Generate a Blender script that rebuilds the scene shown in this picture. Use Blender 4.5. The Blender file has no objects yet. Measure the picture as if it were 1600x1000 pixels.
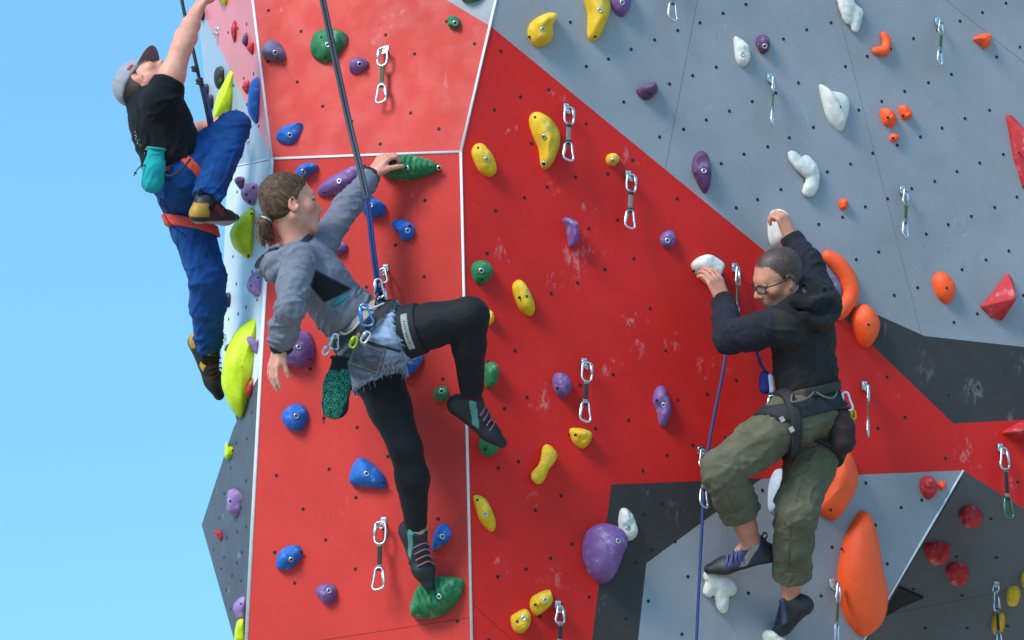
import bpy, math, random
import numpy as np
from mathutils import Vector, noise as mnoise

random.seed(7)
rng = np.random.default_rng(7)
SC = bpy.context.scene
COL = SC.collection

# ------------------------------------------------------------------ camera
CAM_H = 1.6
PITCH = math.radians(20)
HFOV = math.radians(18.5)
FPX = 800 / math.tan(HFOV / 2)
CAM = np.array([0.0, 0.0, CAM_H])
RX = np.array([1.0, 0, 0])
UY = np.array([0, -math.sin(PITCH), math.cos(PITCH)])
FZ = np.array([0, math.cos(PITCH), math.sin(PITCH)])
cd = bpy.data.cameras.new('camera')
cam = bpy.data.objects.new('camera', cd)
COL.objects.link(cam)
cam.location = CAM
cam.rotation_euler = (math.pi / 2 + PITCH, 0, 0)
cd.sensor_fit = 'HORIZONTAL'
cd.angle = HFOV
cd.clip_start = 0.1
cd.clip_end = 5000
SC.camera = cam

# ------------------------------------------------------------------ sky, sun, exposure
SUN_EL = math.radians(36)
SUN_AZ = math.radians(-42)        # measured from the camera's back (-Y) towards the left is negative
world = bpy.data.worlds.new('World')
SC.world = world
world.use_nodes = True
wn = world.node_tree.nodes
wl = world.node_tree.links
bg = wn['Background']
sky = wn.new('ShaderNodeTexSky')
sky.sky_type = 'NISHITA'
sky.sun_disc = False
sky.sun_elevation = SUN_EL
sun_dir = np.array([math.sin(SUN_AZ) * math.cos(SUN_EL), -math.cos(SUN_AZ) * math.cos(SUN_EL), math.sin(SUN_EL)])
sky.sun_rotation = math.atan2(sun_dir[0], sun_dir[1])
sky.altitude = 600
sky.air_density = 1.0
sky.dust_density = 0.0
sky.ozone_density = 3.0
# clear high-altitude air: the pale band of the horizon lies below the hills, so the dome is read from a little higher up
tcw = wn.new('ShaderNodeTexCoord')
lift = wn.new('ShaderNodeVectorMath'); lift.operation = 'ADD'; lift.inputs[1].default_value = (0, 0, 0.32)
unit = wn.new('ShaderNodeVectorMath'); unit.operation = 'NORMALIZE'
wl.new(tcw.outputs['Generated'], lift.inputs[0]); wl.new(lift.outputs[0], unit.inputs[0]); wl.new(unit.outputs[0], sky.inputs[0])
hs = wn.new('ShaderNodeHueSaturation')
hs.inputs['Hue'].default_value = 0.474
hs.inputs['Saturation'].default_value = 1.08
hs.inputs['Value'].default_value = 1.04
wl.new(sky.outputs[0], hs.inputs['Color'])
wl.new(hs.outputs[0], bg.inputs['Color'])
bg.inputs['Strength'].default_value = 0.15
sl = bpy.data.lights.new('sun', 'SUN')
sl.energy = 1.45
sl.angle = math.radians(22)
sl.color = (1.0, 0.97, 0.92)
sun = bpy.data.objects.new('sun', sl)
COL.objects.link(sun)
sun.location = (-6, -4, 12)
sun.rotation_euler = Vector(tuple(sun_dir)).to_track_quat('Z', 'Y').to_euler()
vs = SC.view_settings
vs.view_transform = 'Standard'
vs.look = 'None'
vs.exposure = 1.42
vs.gamma = 1.0
vs.use_curve_mapping = False
cy = SC.cycles
cy.max_bounces = 5
cy.diffuse_bounces = 3
cy.glossy_bounces = 2
cy.transmission_bounces = 4
cy.caustics_reflective = False
cy.caustics_refractive = False

# ------------------------------------------------------------------ helpers
def nrm(v):
    v = np.asarray(v, float)
    return v / (np.linalg.norm(v) + 1e-12)

def ray(px, py):
    return (px - 800) / FPX * RX + (500 - py) / FPX * UY + FZ

def W(px, py, d):
    return CAM + d * ray(px, py)

def cv(x, y, z):
    """direction given as (image right, image up, away from the camera)"""
    return nrm(x * RX + y * UY + z * FZ)

def depth_of(p):
    return float(np.dot(np.asarray(p) - CAM, FZ))

def reach(parent, px, py, L, sign):
    """point on the sight line of a pixel at limb length L from its parent joint"""
    r = ray(px, py)
    o = CAM - parent
    a = r @ r; b = 2 * r @ o; c = o @ o - L * L
    disc = b * b - 4 * a * c
    if disc < 0:
        return CAM + r * (-b / (2 * a))
    return CAM + r * ((-b + sign * math.sqrt(disc)) / (2 * a))

class Plane:
    def __init__(s, p0, p1, p2):
        s.o = np.array(p0, float)
        n = nrm(np.cross(np.array(p1) - s.o, np.array(p2) - s.o))
        if np.dot(n, CAM - s.o) < 0:
            n = -n
        s.n = n
        u = RX - n * np.dot(RX, n)
        s.u = nrm(u)
        s.v = np.cross(s.n, s.u)
        if s.v[2] < 0:
            s.v = -s.v; s.u = np.cross(s.v, s.n)
    def hit(s, px, py):
        r = ray(px, py)
        return CAM + r * (np.dot(s.o - CAM, s.n) / np.dot(r, s.n))
    def uv(s, p):
        d = np.asarray(p) - s.o
        return np.array([d @ s.u, d @ s.v])
    def at(s, uv, h=0.0):
        return s.o + s.u * uv[0] + s.v * uv[1] + s.n * h

ORG = {}
def org(o):
    return ORG.get(o.name, np.zeros(3)) if o is not None else np.zeros(3)

def empty(name, loc):
    o = bpy.data.objects.new(name, None)
    COL.objects.link(o)
    o.location = loc
    o.empty_display_size = 0.1
    ORG[o.name] = np.array(loc, float)
    return o

def tag(o, label=None, cat=None, group=None, kind=None):
    if label: o['label'] = label
    if cat: o['category'] = cat
    if group: o['group'] = group
    if kind: o['kind'] = kind
    return o

def obj(name, verts, faces, mat, parent=None, smooth=True, col=None, uv=None, mats=None, mi=None, base=None):
    """one mesh object from world-space vertices; a part keeps the origin of its thing"""
    verts = np.asarray(verts, float)
    o0 = org(parent) if parent is not None else (np.asarray(base, float) if base is not None else np.zeros(3))
    me = bpy.data.meshes.new(name)
    me.from_pydata((verts - o0).tolist(), [], [tuple(int(i) for i in f) for f in faces])
    for m in (mats or [mat]):
        me.materials.append(m)
    if mi is not None:
        me.polygons.foreach_set('material_index', np.asarray(mi, np.int32))
    if smooth:
        me.polygons.foreach_set('use_smooth', np.ones(len(me.polygons), bool))
    if col is not None:
        a = me.color_attributes.new('Col', 'FLOAT_COLOR', 'POINT')
        c = np.ones((len(verts), 4), np.float32); c[:, :3] = col
        a.data.foreach_set('color', c.ravel())
    if uv is not None:
        ul = me.uv_layers.new(name='UVMap')
        li = np.empty(len(me.loops), np.int32)
        me.loops.foreach_get('vertex_index', li)
        ul.data.foreach_set('uv', np.asarray(uv, np.float32)[li].ravel())
    me.update()
    o = bpy.data.objects.new(name, me)
    COL.objects.link(o)
    if parent is not None:
        o.parent = parent
    else:
        o.location = o0
    ORG[o.name] = o0
    return o

class MB:
    def __init__(s): s.v = []; s.f = []; s.n = 0; s.uv = []
    def add(s, v, f, uv=None):
        v = np.asarray(v, float)
        s.v.append(v); s.f += [tuple(int(i) + s.n for i in q) for q in f]; s.n += len(v)
        s.uv.append(np.zeros((len(v), 2)) if uv is None else np.asarray(uv))
        return s
    def V(s): return np.vstack(s.v)
    def UV(s): return np.vstack(s.uv)

def catmull(pts, n=8, closed=False):
    pts = np.asarray(pts, float)
    N = len(pts); out = []
    rngi = range(N if closed else N - 1)
    for i in rngi:
        if closed:
            p0, p1, p2, p3 = pts[(i - 1) % N], pts[i], pts[(i + 1) % N], pts[(i + 2) % N]
        else:
            p0, p1, p2, p3 = pts[max(i - 1, 0)], pts[i], pts[i + 1], pts[min(i + 2, N - 1)]
        for k in range(n):
            t = k / n
            out.append(0.5 * ((2 * p1) + (-p0 + p2) * t + (2 * p0 - 5 * p1 + 4 * p2 - p3) * t * t + (-p0 + 3 * p1 - 3 * p2 + p3) * t ** 3))
    if not closed:
        out.append(pts[-1])
    return np.array(out)

def tube(path, r, seg=8, closed=False, ref=None, flat=None, cap=True):
    """round (or flat = (half width, half thickness)) tube along a path; returns verts, faces, uv"""
    P = np.asarray(path, float); N = len(P)
    if closed:
        T = np.roll(P, -1, 0) - np.roll(P, 1, 0)
    else:
        T = np.gradient(P, axis=0)
    T = T / (np.linalg.norm(T, axis=1)[:, None] + 1e-12)
    up = np.asarray(ref if ref is not None else ([0, 0, 1] if abs(T[0][2]) < 0.9 else [1, 0, 0]), float)
    V = []; UV = []
    rr = np.broadcast_to(np.asarray(r, float), (N,)) if flat is None else None
    L = np.concatenate([[0], np.cumsum(np.linalg.norm(np.diff(P, axis=0), axis=1))])
    a = nrm(up - T[0] * (up @ T[0]))
    for i in range(N):
        base = up if ref is not None else a
        a = nrm(base - T[i] * (base @ T[i]))
        b = np.cross(T[i], a)
        for k in range(seg):
            th = 2 * math.pi * k / seg
            if flat is None:
                V.append(P[i] + rr[i] * (math.cos(th) * a + math.sin(th) * b))
            else:
                c, s_ = math.cos(th), math.sin(th)
                c = math.copysign(abs(c) ** 0.5, c); s_ = math.copysign(abs(s_) ** 0.5, s_)
                V.append(P[i] + flat[0] * c * a + flat[1] * s_ * b)
            UV.append((k / seg, L[i]))
    F = []
    M = N if closed else N - 1
    for i in range(M):
        for k in range(seg):
            i2 = (i + 1) % N; k2 = (k + 1) % seg
            F.append((i * seg + k, i * seg + k2, i2 * seg + k2, i2 * seg + k))
    if not closed and cap:
        F.append(tuple(range(seg))[::-1]); F.append(tuple((N - 1) * seg + k for k in range(seg)))
    return np.array(V), F, np.array(UV)

def box(c, ax, ay, az, hx, hy, hz):
    c = np.asarray(c, float)
    V = [c + ax * hx * i + ay * hy * j + az * hz * k for i in (-1, 1) for j in (-1, 1) for k in (-1, 1)]
    F = [(0, 1, 3, 2), (4, 6, 7, 5), (0, 4, 5, 1), (2, 3, 7, 6), (0, 2, 6, 4), (1, 5, 7, 3)]
    return np.array(V), F

# ------------------------------------------------------------------ procedural materials
def _nodes(name):
    m = bpy.data.materials.new(name)
    m.use_nodes = True
    nt = m.node_tree
    return m, nt, nt.nodes, nt.links, nt.nodes['Principled BSDF']

def N_math(nt, op, a, b=None, clamp=False):
    n = nt.nodes.new('ShaderNodeMath'); n.operation = op; n.use_clamp = clamp
    for i, x in enumerate((a, b)):
        if x is None: continue
        if isinstance(x, (int, float)): n.inputs[i].default_value = x
        else: nt.links.new(x, n.inputs[i])
    return n.outputs[0]

def N_noise(nt, vec, scale, detail=4, rough=0.55, dist=0.0):
    n = nt.nodes.new('ShaderNodeTexNoise')
    n.inputs['Scale'].default_value = scale; n.inputs['Detail'].default_value = detail
    n.inputs['Roughness'].default_value = rough; n.inputs['Distortion'].default_value = dist
    if vec is not None: nt.links.new(vec, n.inputs['Vector'])
    return n.outputs['Fac']

def N_ramp(nt, x, a, b, lo=0.0, hi=1.0):
    n = nt.nodes.new('ShaderNodeMapRange'); n.interpolation_type = 'SMOOTHSTEP'
    nt.links.new(x, n.inputs['Value'])
    for k, v in zip(('From Min', 'From Max', 'To Min', 'To Max'), (a, b, lo, hi)):
        n.inputs[k].default_value = v
    return n.outputs['Result']

def N_mix(nt, fac, a, b):
    n = nt.nodes.new('ShaderNodeMix'); n.data_type = 'RGBA'
    for k, x in ((0, fac), (6, a), (7, b)):
        if isinstance(x, (int, float)): n.inputs[k].default_value = x
        elif isinstance(x, tuple): n.inputs[k].default_value = (*x[:3], 1)
        else: nt.links.new(x, n.inputs[k])
    return n.outputs[2]

def N_scale(nt, vec, s):
    n = nt.nodes.new('ShaderNodeMapping'); n.inputs['Scale'].default_value = s
    nt.links.new(vec, n.inputs['Vector'])
    return n.outputs[0]

def mat(name, col, rough=0.6, metal=0.0, var=0.12, vscale=12.0, bump=0.15, bscale=120.0, attr=False, sheen=0.0, spec=0.5,
        chalk=0.0, sss=0.0, weave=0.0, bdist=0.002, scuff=0.0, mott=0.0):
    m, nt, nd, ln, bs = _nodes(name)
    tc = nd.new('ShaderNodeTexCoord').outputs['Object']
    if attr:
        a = nd.new('ShaderNodeAttribute'); a.attribute_name = 'Col'; base = a.outputs['Color']
    else:
        base = None
    f = N_ramp(nt, N_noise(nt, tc, vscale, 5, 0.6), 0.25, 0.75, 1 - var, 1 + var)
    mul = nd.new('ShaderNodeVectorMath'); mul.operation = 'SCALE'
    if base is not None: ln.new(base, mul.inputs[0])
    else: mul.inputs[0].default_value = col[:3]
    ln.new(f, mul.inputs['Scale'])
    c = mul.outputs[0]
    if mott:
        m2 = nd.new('ShaderNodeVectorMath'); m2.operation = 'SCALE'; ln.new(c, m2.inputs[0])
        ln.new(N_ramp(nt, N_noise(nt, tc, 150, 3, 0.7), 0.25, 0.75, 1 - mott, 1 + mott), m2.inputs['Scale']); c = m2.outputs[0]
    if scuff:
        k0 = N_math(nt, 'MULTIPLY', N_ramp(nt, N_noise(nt, tc, 30, 5, 0.7, 0.8), 0.56, 0.74), scuff)
        c = N_mix(nt, k0, c, (0.035, 0.03, 0.03))
    if chalk > 0:
        g = N_noise(nt, tc, 22, 7, 0.7); h = N_noise(nt, tc, 5, 2)
        k = N_math(nt, 'MULTIPLY', N_ramp(nt, g, 0.5, 0.72), N_ramp(nt, h, 0.42, 0.68))
        c = N_mix(nt, N_math(nt, 'MULTIPLY', k, chalk), c, (0.62, 0.6, 0.58))
    ln.new(c, bs.inputs['Base Color'])
    bs.inputs['Roughness'].default_value = rough
    bs.inputs['Metallic'].default_value = metal
    bs.inputs['Specular IOR Level'].default_value = spec
    if sheen: bs.inputs['Sheen Weight'].default_value = sheen
    if sss:
        bs.inputs['Subsurface Weight'].default_value = sss
        bs.inputs['Subsurface Radius'].default_value = (0.012, 0.004, 0.002)
        bs.inputs['Subsurface Scale'].default_value = 1.0
    if bump:
        b = nd.new('ShaderNodeBump'); b.inputs['Strength'].default_value = bump; b.inputs['Distance'].default_value = bdist
        h = N_noise(nt, tc, bscale, 4, 0.6)
        if weave:
            h2 = N_noise(nt, N_scale(nt, tc, (1, 1, 0.25)), bscale * 2.5, 2, 0.5)
            h = N_math(nt, 'ADD', h, N_math(nt, 'MULTIPLY', h2, weave))
        ln.new(h, b.inputs['Height']); ln.new(b.outputs[0], bs.inputs['Normal'])
    return m

def wall_mat(name, col, spots=(), rough=0.42, chalk=0.5, spec=0.22):
    """painted textured plywood: slight mottling, fine grain, chalk smears and hand marks"""
    m, nt, nd, ln, bs = _nodes(name)
    pos = nd.new('ShaderNodeNewGeometry').outputs['Position']
    f = N_ramp(nt, N_noise(nt, pos, 2.3, 6, 0.6), 0.3, 0.7, 0.88, 1.06)
    f2 = N_ramp(nt, N_noise(nt, pos, 260, 2, 0.6), 0.3, 0.7, 0.90, 1.08)
    f = N_math(nt, 'MULTIPLY', f, f2)
    mul = nd.new('ShaderNodeVectorMath'); mul.operation = 'SCALE'; mul.inputs[0].default_value = col
    ln.new(f, mul.inputs['Scale'])
    c = mul.outputs[0]
    st = N_scale(nt, pos, (1.0, 1.0, 0.38))
    smear = N_ramp(nt, N_noise(nt, st, 34, 6, 0.72, 0.6), 0.54, 0.74)
    low = N_ramp(nt, N_noise(nt, pos, 2.6, 3, 0.5), 0.58, 0.74)
    k = N_math(nt, 'MULTIPLY', N_math(nt, 'MULTIPLY', smear, low), chalk)
    speck = N_math(nt, 'MULTIPLY', N_ramp(nt, N_noise(nt, pos, 75, 3, 0.6), 0.70, 0.78), chalk * 0.4)
    k = N_math(nt, 'MAXIMUM', k, N_math(nt, 'MULTIPLY', speck, N_ramp(nt, N_noise(nt, pos, 3.7, 2), 0.45, 0.65)))
    if len(spots):
        wn_ = nd.new('ShaderNodeTexNoise'); wn_.inputs['Scale'].default_value = 16; wn_.inputs['Detail'].default_value = 3
        ln.new(pos, wn_.inputs['Vector'])
        wa = nd.new('ShaderNodeVectorMath'); wa.operation = 'MULTIPLY_ADD'
        ln.new(wn_.outputs['Color'], wa.inputs[0]); wa.inputs[1].default_value = (0.16, 0.16, 0.16); wa.inputs[2].default_value = (-0.08, -0.08, -0.08)
        wb = nd.new('ShaderNodeVectorMath'); wb.operation = 'ADD'; ln.new(pos, wb.inputs[0]); ln.new(wa.outputs[0], wb.inputs[1]); wpos = wb.outputs[0]
        fine = N_ramp(nt, N_noise(nt, N_scale(nt, pos, (1, 1, 0.5)), 42, 5, 0.65, 0.3), 0.50, 0.64)
        tot = None
        for (p, r, s) in spots:
            dn = nd.new('ShaderNodeVectorMath'); dn.operation = 'DISTANCE'
            ln.new(wpos, dn.inputs[0]); dn.inputs[1].default_value = tuple(p)
            e = N_ramp(nt, dn.outputs['Value'], r * 0.15, r, s, 0.0)
            tot = e if tot is None else N_math(nt, 'MAXIMUM', tot, e)
        k = N_math(nt, 'MAXIMUM', k, N_math(nt, 'MULTIPLY', tot, fine))
    c = N_mix(nt, k, c, (0.62, 0.56, 0.55))
    # dark rubber scuffs from shoes
    sc_ = N_math(nt, 'MULTIPLY', N_ramp(nt, N_noise(nt, N_scale(nt, pos, (1, 1, 0.3)), 26, 5, 0.65, 1.2), 0.64, 0.76), 0.34)
    c = N_mix(nt, sc_, c, (0.06, 0.05, 0.05))
    ln.new(c, bs.inputs['Base Color'])
    r = N_ramp(nt, N_noise(nt, pos, 9, 4), 0.3, 0.7, rough - 0.06, rough + 0.1)
    ln.new(r, bs.inputs['Roughness'])
    bs.inputs['Specular IOR Level'].default_value = spec
    b = nd.new('ShaderNodeBump'); b.inputs['Strength'].default_value = 0.25; b.inputs['Distance'].default_value = 0.0015
    ln.new(N_noise(nt, pos, 330, 3, 0.6), b.inputs['Height']); ln.new(b.outputs[0], bs.inputs['Normal'])
    return m

def rope_mat(name, c1, c2, c3=None, split=None):
    """braided sheath; colours along the rope's length come from its own two-colour weave"""
    m, nt, nd, ln, bs = _nodes(name)
    uv = nd.new('ShaderNodeUVMap').outputs[0]
    sep = nd.new('ShaderNodeSeparateXYZ'); ln.new(uv, sep.inputs[0])
    a = N_math(nt, 'ADD', N_math(nt, 'MULTIPLY', sep.outputs[1], 95.0), N_math(nt, 'MULTIPLY', sep.outputs[0], 2.0))
    b_ = N_math(nt, 'SUBTRACT', N_math(nt, 'MULTIPLY', sep.outputs[1], 95.0), N_math(nt, 'MULTIPLY', sep.outputs[0], 2.0))
    s = N_math(nt, 'MULTIPLY', N_math(nt, 'SINE', N_math(nt, 'MULTIPLY', a, 6.283)), N_math(nt, 'SINE', N_math(nt, 'MULTIPLY', b_, 6.283)))
    fac = N_ramp(nt, s, 0.25, 0.6)
    c = N_mix(nt, fac, c1, c2)
    ln.new(c, bs.inputs['Base Color']); bs.inputs['Roughness'].default_value = 0.75
    bp = nd.new('ShaderNodeBump'); bp.inputs['Strength'].default_value = 0.5; bp.inputs['Distance'].default_value = 0.001
    ln.new(s, bp.inputs['Height']); ln.new(bp.outputs[0], bs.inputs['Normal'])
    return m
# ================================================================== the ground
def grid_ground():
    S = 3000
    return [(-S, -S, 0), (S, -S, 0), (S, S, 0), (-S, S, 0)], [(0, 1, 2, 3)]
M_ground = mat('ground_gravel', (0.46, 0.40, 0.32), 0.9, var=0.2, vscale=3, bump=0.3, bscale=40, bdist=0.01)
v, f = grid_ground()
tag(obj('ground', v, f, M_ground, smooth=False), 'pale gravel ground below the climbing wall', kind='structure')

# ================================================================== facets of the climbing wall
P0 = W(775, 0, 12.07); P1 = W(720, 237, 11.90); P2 = W(737, 1000, 11.62)
K = W(955, 757, 11.91)
Q1 = W(425, 248, 12.18)
FA = {}
FA['AL'] = Plane(P1, P2, Q1)
FA['AU'] = Plane(P0, P1, Q1)
FA['B1'] = Plane(P1, P2, K)
FA['B2'] = Plane(P0, P1, K)
T = FA['B2'].hit(1505, 735)
S_ = FA['B1'].hit(925, 1000)
FA['C'] = Plane(K, T, S_)
V_ = FA['B2'].hit(1900, 985)
FA['D'] = Plane(T, V_, T + (-UY) * 1.0 + FZ * 0.85)
Q0 = FA['AU'].hit(395, 0)
E1 = FA['AL'].hit(403, 590)
E2 = FA['AL'].hit(389, 880)
Q2 = FA['AL'].hit(385, 1000)
W4 = W(355, 262, 12.75)
X_ = W(315, 820, 12.62)
FA['U1'] = Plane(Q0, Q1, W4)
FA['U2'] = Plane(Q1, E1, W4)
FA['U3'] = Plane(E1, E2, X_)
FA['U4'] = Plane(E2, Q2, X_)

def spots(fc, lst):
    return [(FA[fc].hit(x, y), r / 400.0, s * 0.48) for (x, y, r, s) in lst]

RED = (0.63, 0.016, 0.011)
RED_LIT = (0.57, 0.036, 0.025)      # same red, paler: sheen and brighter light on the front faces put into the colour
M_red = wall_mat('red_wall_paint', RED,
    spots('B2', [(985, 492, 22, .8), (955, 572, 24, .6), (1105, 572, 22, .6), (903, 415, 26, .6), (860, 440, 22, .45), (868, 158, 20, .55), (788, 202, 14, .8),
                 (870, 290, 18, .4), (980, 240, 24, .4), (1402, 607, 10, .9), (1510, 705, 26, .7), (1523, 735, 13, .8), (1582, 752, 18, .5), (1330, 708, 8, .6),
                 (930, 325, 12, .5), (1040, 350, 10, .5), (1048, 540, 20, .4), (1000, 545, 14, .4)]), rough=0.50, chalk=0.36)
M_red_corner = wall_mat('red_corner_paint', RED, spots('B1', [(852, 635, 26, .5), (830, 770, 24, .3), (780, 885, 18, .5), (860, 905, 24, .4), (790, 400, 18, .4), (742, 325, 10, .5), (745, 600, 12, .4), (850, 600, 16, .4)]), rough=0.50, chalk=0.36)
M_red_front = wall_mat('red_front_lit_paint', RED_LIT, spots('AU', [(622, 18, 16, .5), (600, 40, 14, .35), (588, 55, 12, .35), (440, 20, 8, .4), (640, 90, 8, .4)])
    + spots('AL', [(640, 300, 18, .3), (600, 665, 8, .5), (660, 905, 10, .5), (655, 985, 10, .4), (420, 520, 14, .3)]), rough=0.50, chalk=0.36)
M_grey = wall_mat('grey_wall_paint', (0.285, 0.285, 0.300),
    spots('B2', [(1113, 168, 14, .8), (1097, 165, 9, .5), (1262, 182, 22, .55), (1447, 165, 18, .6), (1510, 347, 24, .55), (1395, 396, 6, .9), (1532, 397, 16, .5),
                 (1120, 85, 16, .4), (1133, 40, 14, .5), (1300, 25, 8, .5), (1306, 110, 14, .5), (1500, 320, 10, .6), (1110, 240, 12, .4), (1260, 20, 12, .3), (925, 90, 10, .4)])
    + spots('C', [(1365, 810, 16, .5), (1275, 900, 14, .4), (1145, 980, 22, .6), (1240, 910, 20, .4), (1390, 870, 18, .4), (1465, 770, 10, .6), (1012, 920, 12, .5)]), rough=0.48, chalk=0.36)
M_dark = wall_mat('charcoal_wall_paint', (0.047, 0.040, 0.037),
    spots('B2', [(1592, 570, 26, .38), (1520, 614, 30, .4), (1440, 577, 34, .22), (1430, 550, 18, .25), (1580, 650, 22, .3)])
    + spots('C', [(962, 800, 14, .35), (1050, 800, 26, .2), (945, 945, 18, .35), (970, 830, 12, .3), (1010, 770, 18, .2)]), rough=0.55, chalk=0.5)
M_uside = wall_mat('side_charcoal_paint', (0.085, 0.088, 0.10),
    spots('U3', [(338, 775, 16, .6), (375, 868, 16, .5), (350, 800, 10, .5)]) + spots('U4', [(355, 925, 16, .6)]), rough=0.5, chalk=0.5)
M_red_side = wall_mat('red_side_lit_paint', (0.80, 0.20, 0.18), (), rough=0.30, chalk=0.4, spec=0.9)  # same red lightened to pink: grazing sky sheen and sunlight painted in
M_grey_side = wall_mat('grey_side_lit_paint', (0.36, 0.40, 0.44), (), rough=0.30, chalk=0.4, spec=0.8)  # same grey, lighter and bluer: the sky's reflection is put into the colour
M_trim = mat('white_edge_trim', (0.72, 0.68, 0.66), 0.5, var=0.08, vscale=40, bump=0.1, bscale=200)
M_back = mat('plywood_backing', (0.03, 0.03, 0.03), 0.9)
M_hole = mat('bolt_hole_black', (0.012, 0.010, 0.010), 0.8, bump=0)

wall = empty('climbing_wall', (0.0, 12.5, 0.0))
tag(wall, 'faceted outdoor climbing wall painted red, grey and charcoal with white edge lines', 'climbing wall')

def panel(px, fc, m, thick=0.03, name='panel', back=0.0, world_pts=None):
    pl = FA[fc]
    pts = [pl.hit(x, y) - pl.n * back for x, y in px] if world_pts is None else world_pts
    n = len(pts)
    V = list(pts) + [p - pl.n * thick for p in pts]
    uv = [pl.uv(p) for p in pts]
    area = sum(uv[i][0] * uv[(i + 1) % n][1] - uv[(i + 1) % n][0] * uv[i][1] for i in range(n))
    idx = list(range(n)) if area > 0 else list(range(n))[::-1]
    F = [tuple(idx), tuple(i + n for i in idx[::-1])]
    for a in range(n):
        i, j = idx[a], idx[(a + 1) % n]
        F.append((j, i, i + n, j + n))
    return obj(name, V, F, m, wall, smooth=False)

def split(polys, fc, a, b, gap=0.0008):
    """cut facet polygons (world points) along the line through pixels a, b, leaving a narrow joint"""
    pl = FA[fc]
    A = pl.uv(pl.hit(*a)); B = pl.uv(pl.hit(*b))
    d = nrm(B - A); nn = np.array([-d[1], d[0]])
    out = []
    for P in polys:
        uv = [pl.uv(p) for p in P]
        for sgn in (1, -1):
            s = [sgn * ((q - A) @ nn) - gap for q in uv]
            if max(s) <= 0: continue
            res = []
            for i in range(len(uv)):
                j = (i + 1) % len(uv)
                if s[i] >= 0: res.append(uv[i])
                if (s[i] >= 0) != (s[j] >= 0):
                    t = s[i] / (s[i] - s[j]); res.append(uv[i] + (uv[j] - uv[i]) * t)
            if len(res) >= 3:
                out.append([pl.at(q) for q in res])
    return out

def panels(px, fc, m, cuts=()):
    polys = [[FA[fc].hit(x, y) for x, y in px]]
    for sel, a, b in cuts:
        if sel is None:
            polys = split(polys, fc, a, b)
        else:
            keep, cut = [], []
            for P in polys:
                c = np.mean([FA[fc].uv(p) for p in P], 0)
                (cut if sel(c, fc) else keep).append(P)
            polys = keep + split(cut, fc, a, b)
    for P in polys:
        panel(None, fc, m, world_pts=P)
    if cuts:
        panel(px, fc, M_back, 0.02, 'joint_backing', back=0.033)

right_of = lambda x, y: (lambda c, fc: c[0] > FA[fc].uv(FA[fc].hit(x, y))[0])
# front (A)
panels([(768, 42), (775, 0), (788, -57), (660, -57), (682, -12), (698, 0)], 'AU', M_grey)
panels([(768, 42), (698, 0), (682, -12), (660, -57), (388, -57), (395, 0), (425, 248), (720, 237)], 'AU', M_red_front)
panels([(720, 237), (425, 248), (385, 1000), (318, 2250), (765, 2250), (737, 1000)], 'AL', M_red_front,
       [(None, (520, 998), (733, 965)), (None, (400, 1500), (700, 1480))])
# right face (B)
grey_px = [(768, 42), (1190, 388), (1285, 465), (1360, 487), (1445, 525), (1900, 575), (1900, -90), (796, -90), (775, 0)]
panels(grey_px, 'B2', M_grey, [(None, (1090, 0), (1040, 262)), (right_of(1120, 200), (1300, -20), (1395, 350)), (right_of(1420, 200), (1478, 0), (1600, 98))])
panels([(1285, 465), (1360, 487), (1445, 525), (1900, 575), (1900, 640), (1490, 662)], 'B2', M_dark)
panels([(768, 42), (1190, 388), (1285, 465), (1490, 662), (1900, 640), (1900, 985), (1505, 735), (955, 757), (720, 237)], 'B2', M_red)
panels([(720, 237), (955, 757), (925, 1000), (770, 2250), (765, 2250), (737, 1000)], 'B1', M_red_corner, [(None, (740, 945), (800, 1000))])
panels([(955, 757), (1190, 748), (1010, 880), (997, 1000), (940, 1500), (863, 1500), (925, 1000)], 'C', M_dark)
panels([(1190, 748), (1505, 735), (1350, 1000), (1058, 1500), (940, 1500), (997, 1000), (1010, 880)], 'C', M_grey)
# underside (D) and the hidden return of the prow
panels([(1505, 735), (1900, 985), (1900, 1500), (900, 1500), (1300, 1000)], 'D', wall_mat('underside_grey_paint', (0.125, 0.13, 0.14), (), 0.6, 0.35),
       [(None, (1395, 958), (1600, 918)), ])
def quad_world(pts, m, name):
    V = [np.asarray(p) for p in pts]
    n = nrm(np.cross(V[1] - V[0], V[2] - V[0]))
    V2 = V + [p + n * 0.02 for p in V]
    return obj(name, V2, [(0, 1, 2, 3), (7, 6, 5, 4), (0, 4, 5, 1), (1, 5, 6, 2), (2, 6, 7, 3), (3, 7, 4, 0)], m, wall, smooth=False)
ca, cb = FA['C'].hit(1503, 738), FA['C'].hit(1060, 1496)
quad_world([ca - FA['C'].n * 0.03, cb - FA['C'].n * 0.03, cb + FZ * 1.2, ca + FZ * 0.05], M_dark, 'return_panel')
# left side facets (A')
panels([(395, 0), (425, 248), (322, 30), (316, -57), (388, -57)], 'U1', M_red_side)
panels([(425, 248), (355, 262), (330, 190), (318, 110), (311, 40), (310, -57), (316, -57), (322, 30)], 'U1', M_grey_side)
panels([(425, 248), (403, 590), (372, 645), (346, 575), (349, 430), (355, 262)], 'U2', wall_mat('side_lit_grey_paint', (0.62, 0.65, 0.68),  # grey paint made pale: the bright light on this facet is in its colour
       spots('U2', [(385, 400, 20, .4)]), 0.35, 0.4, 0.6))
panels([(403, 590), (389, 880), (315, 820), (365, 668)], 'U3', M_uside)
panels([(389, 880), (385, 1000), (362, 1400), (330, 1400), (366, 1000), (315, 820)], 'U4', M_uside)
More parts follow.
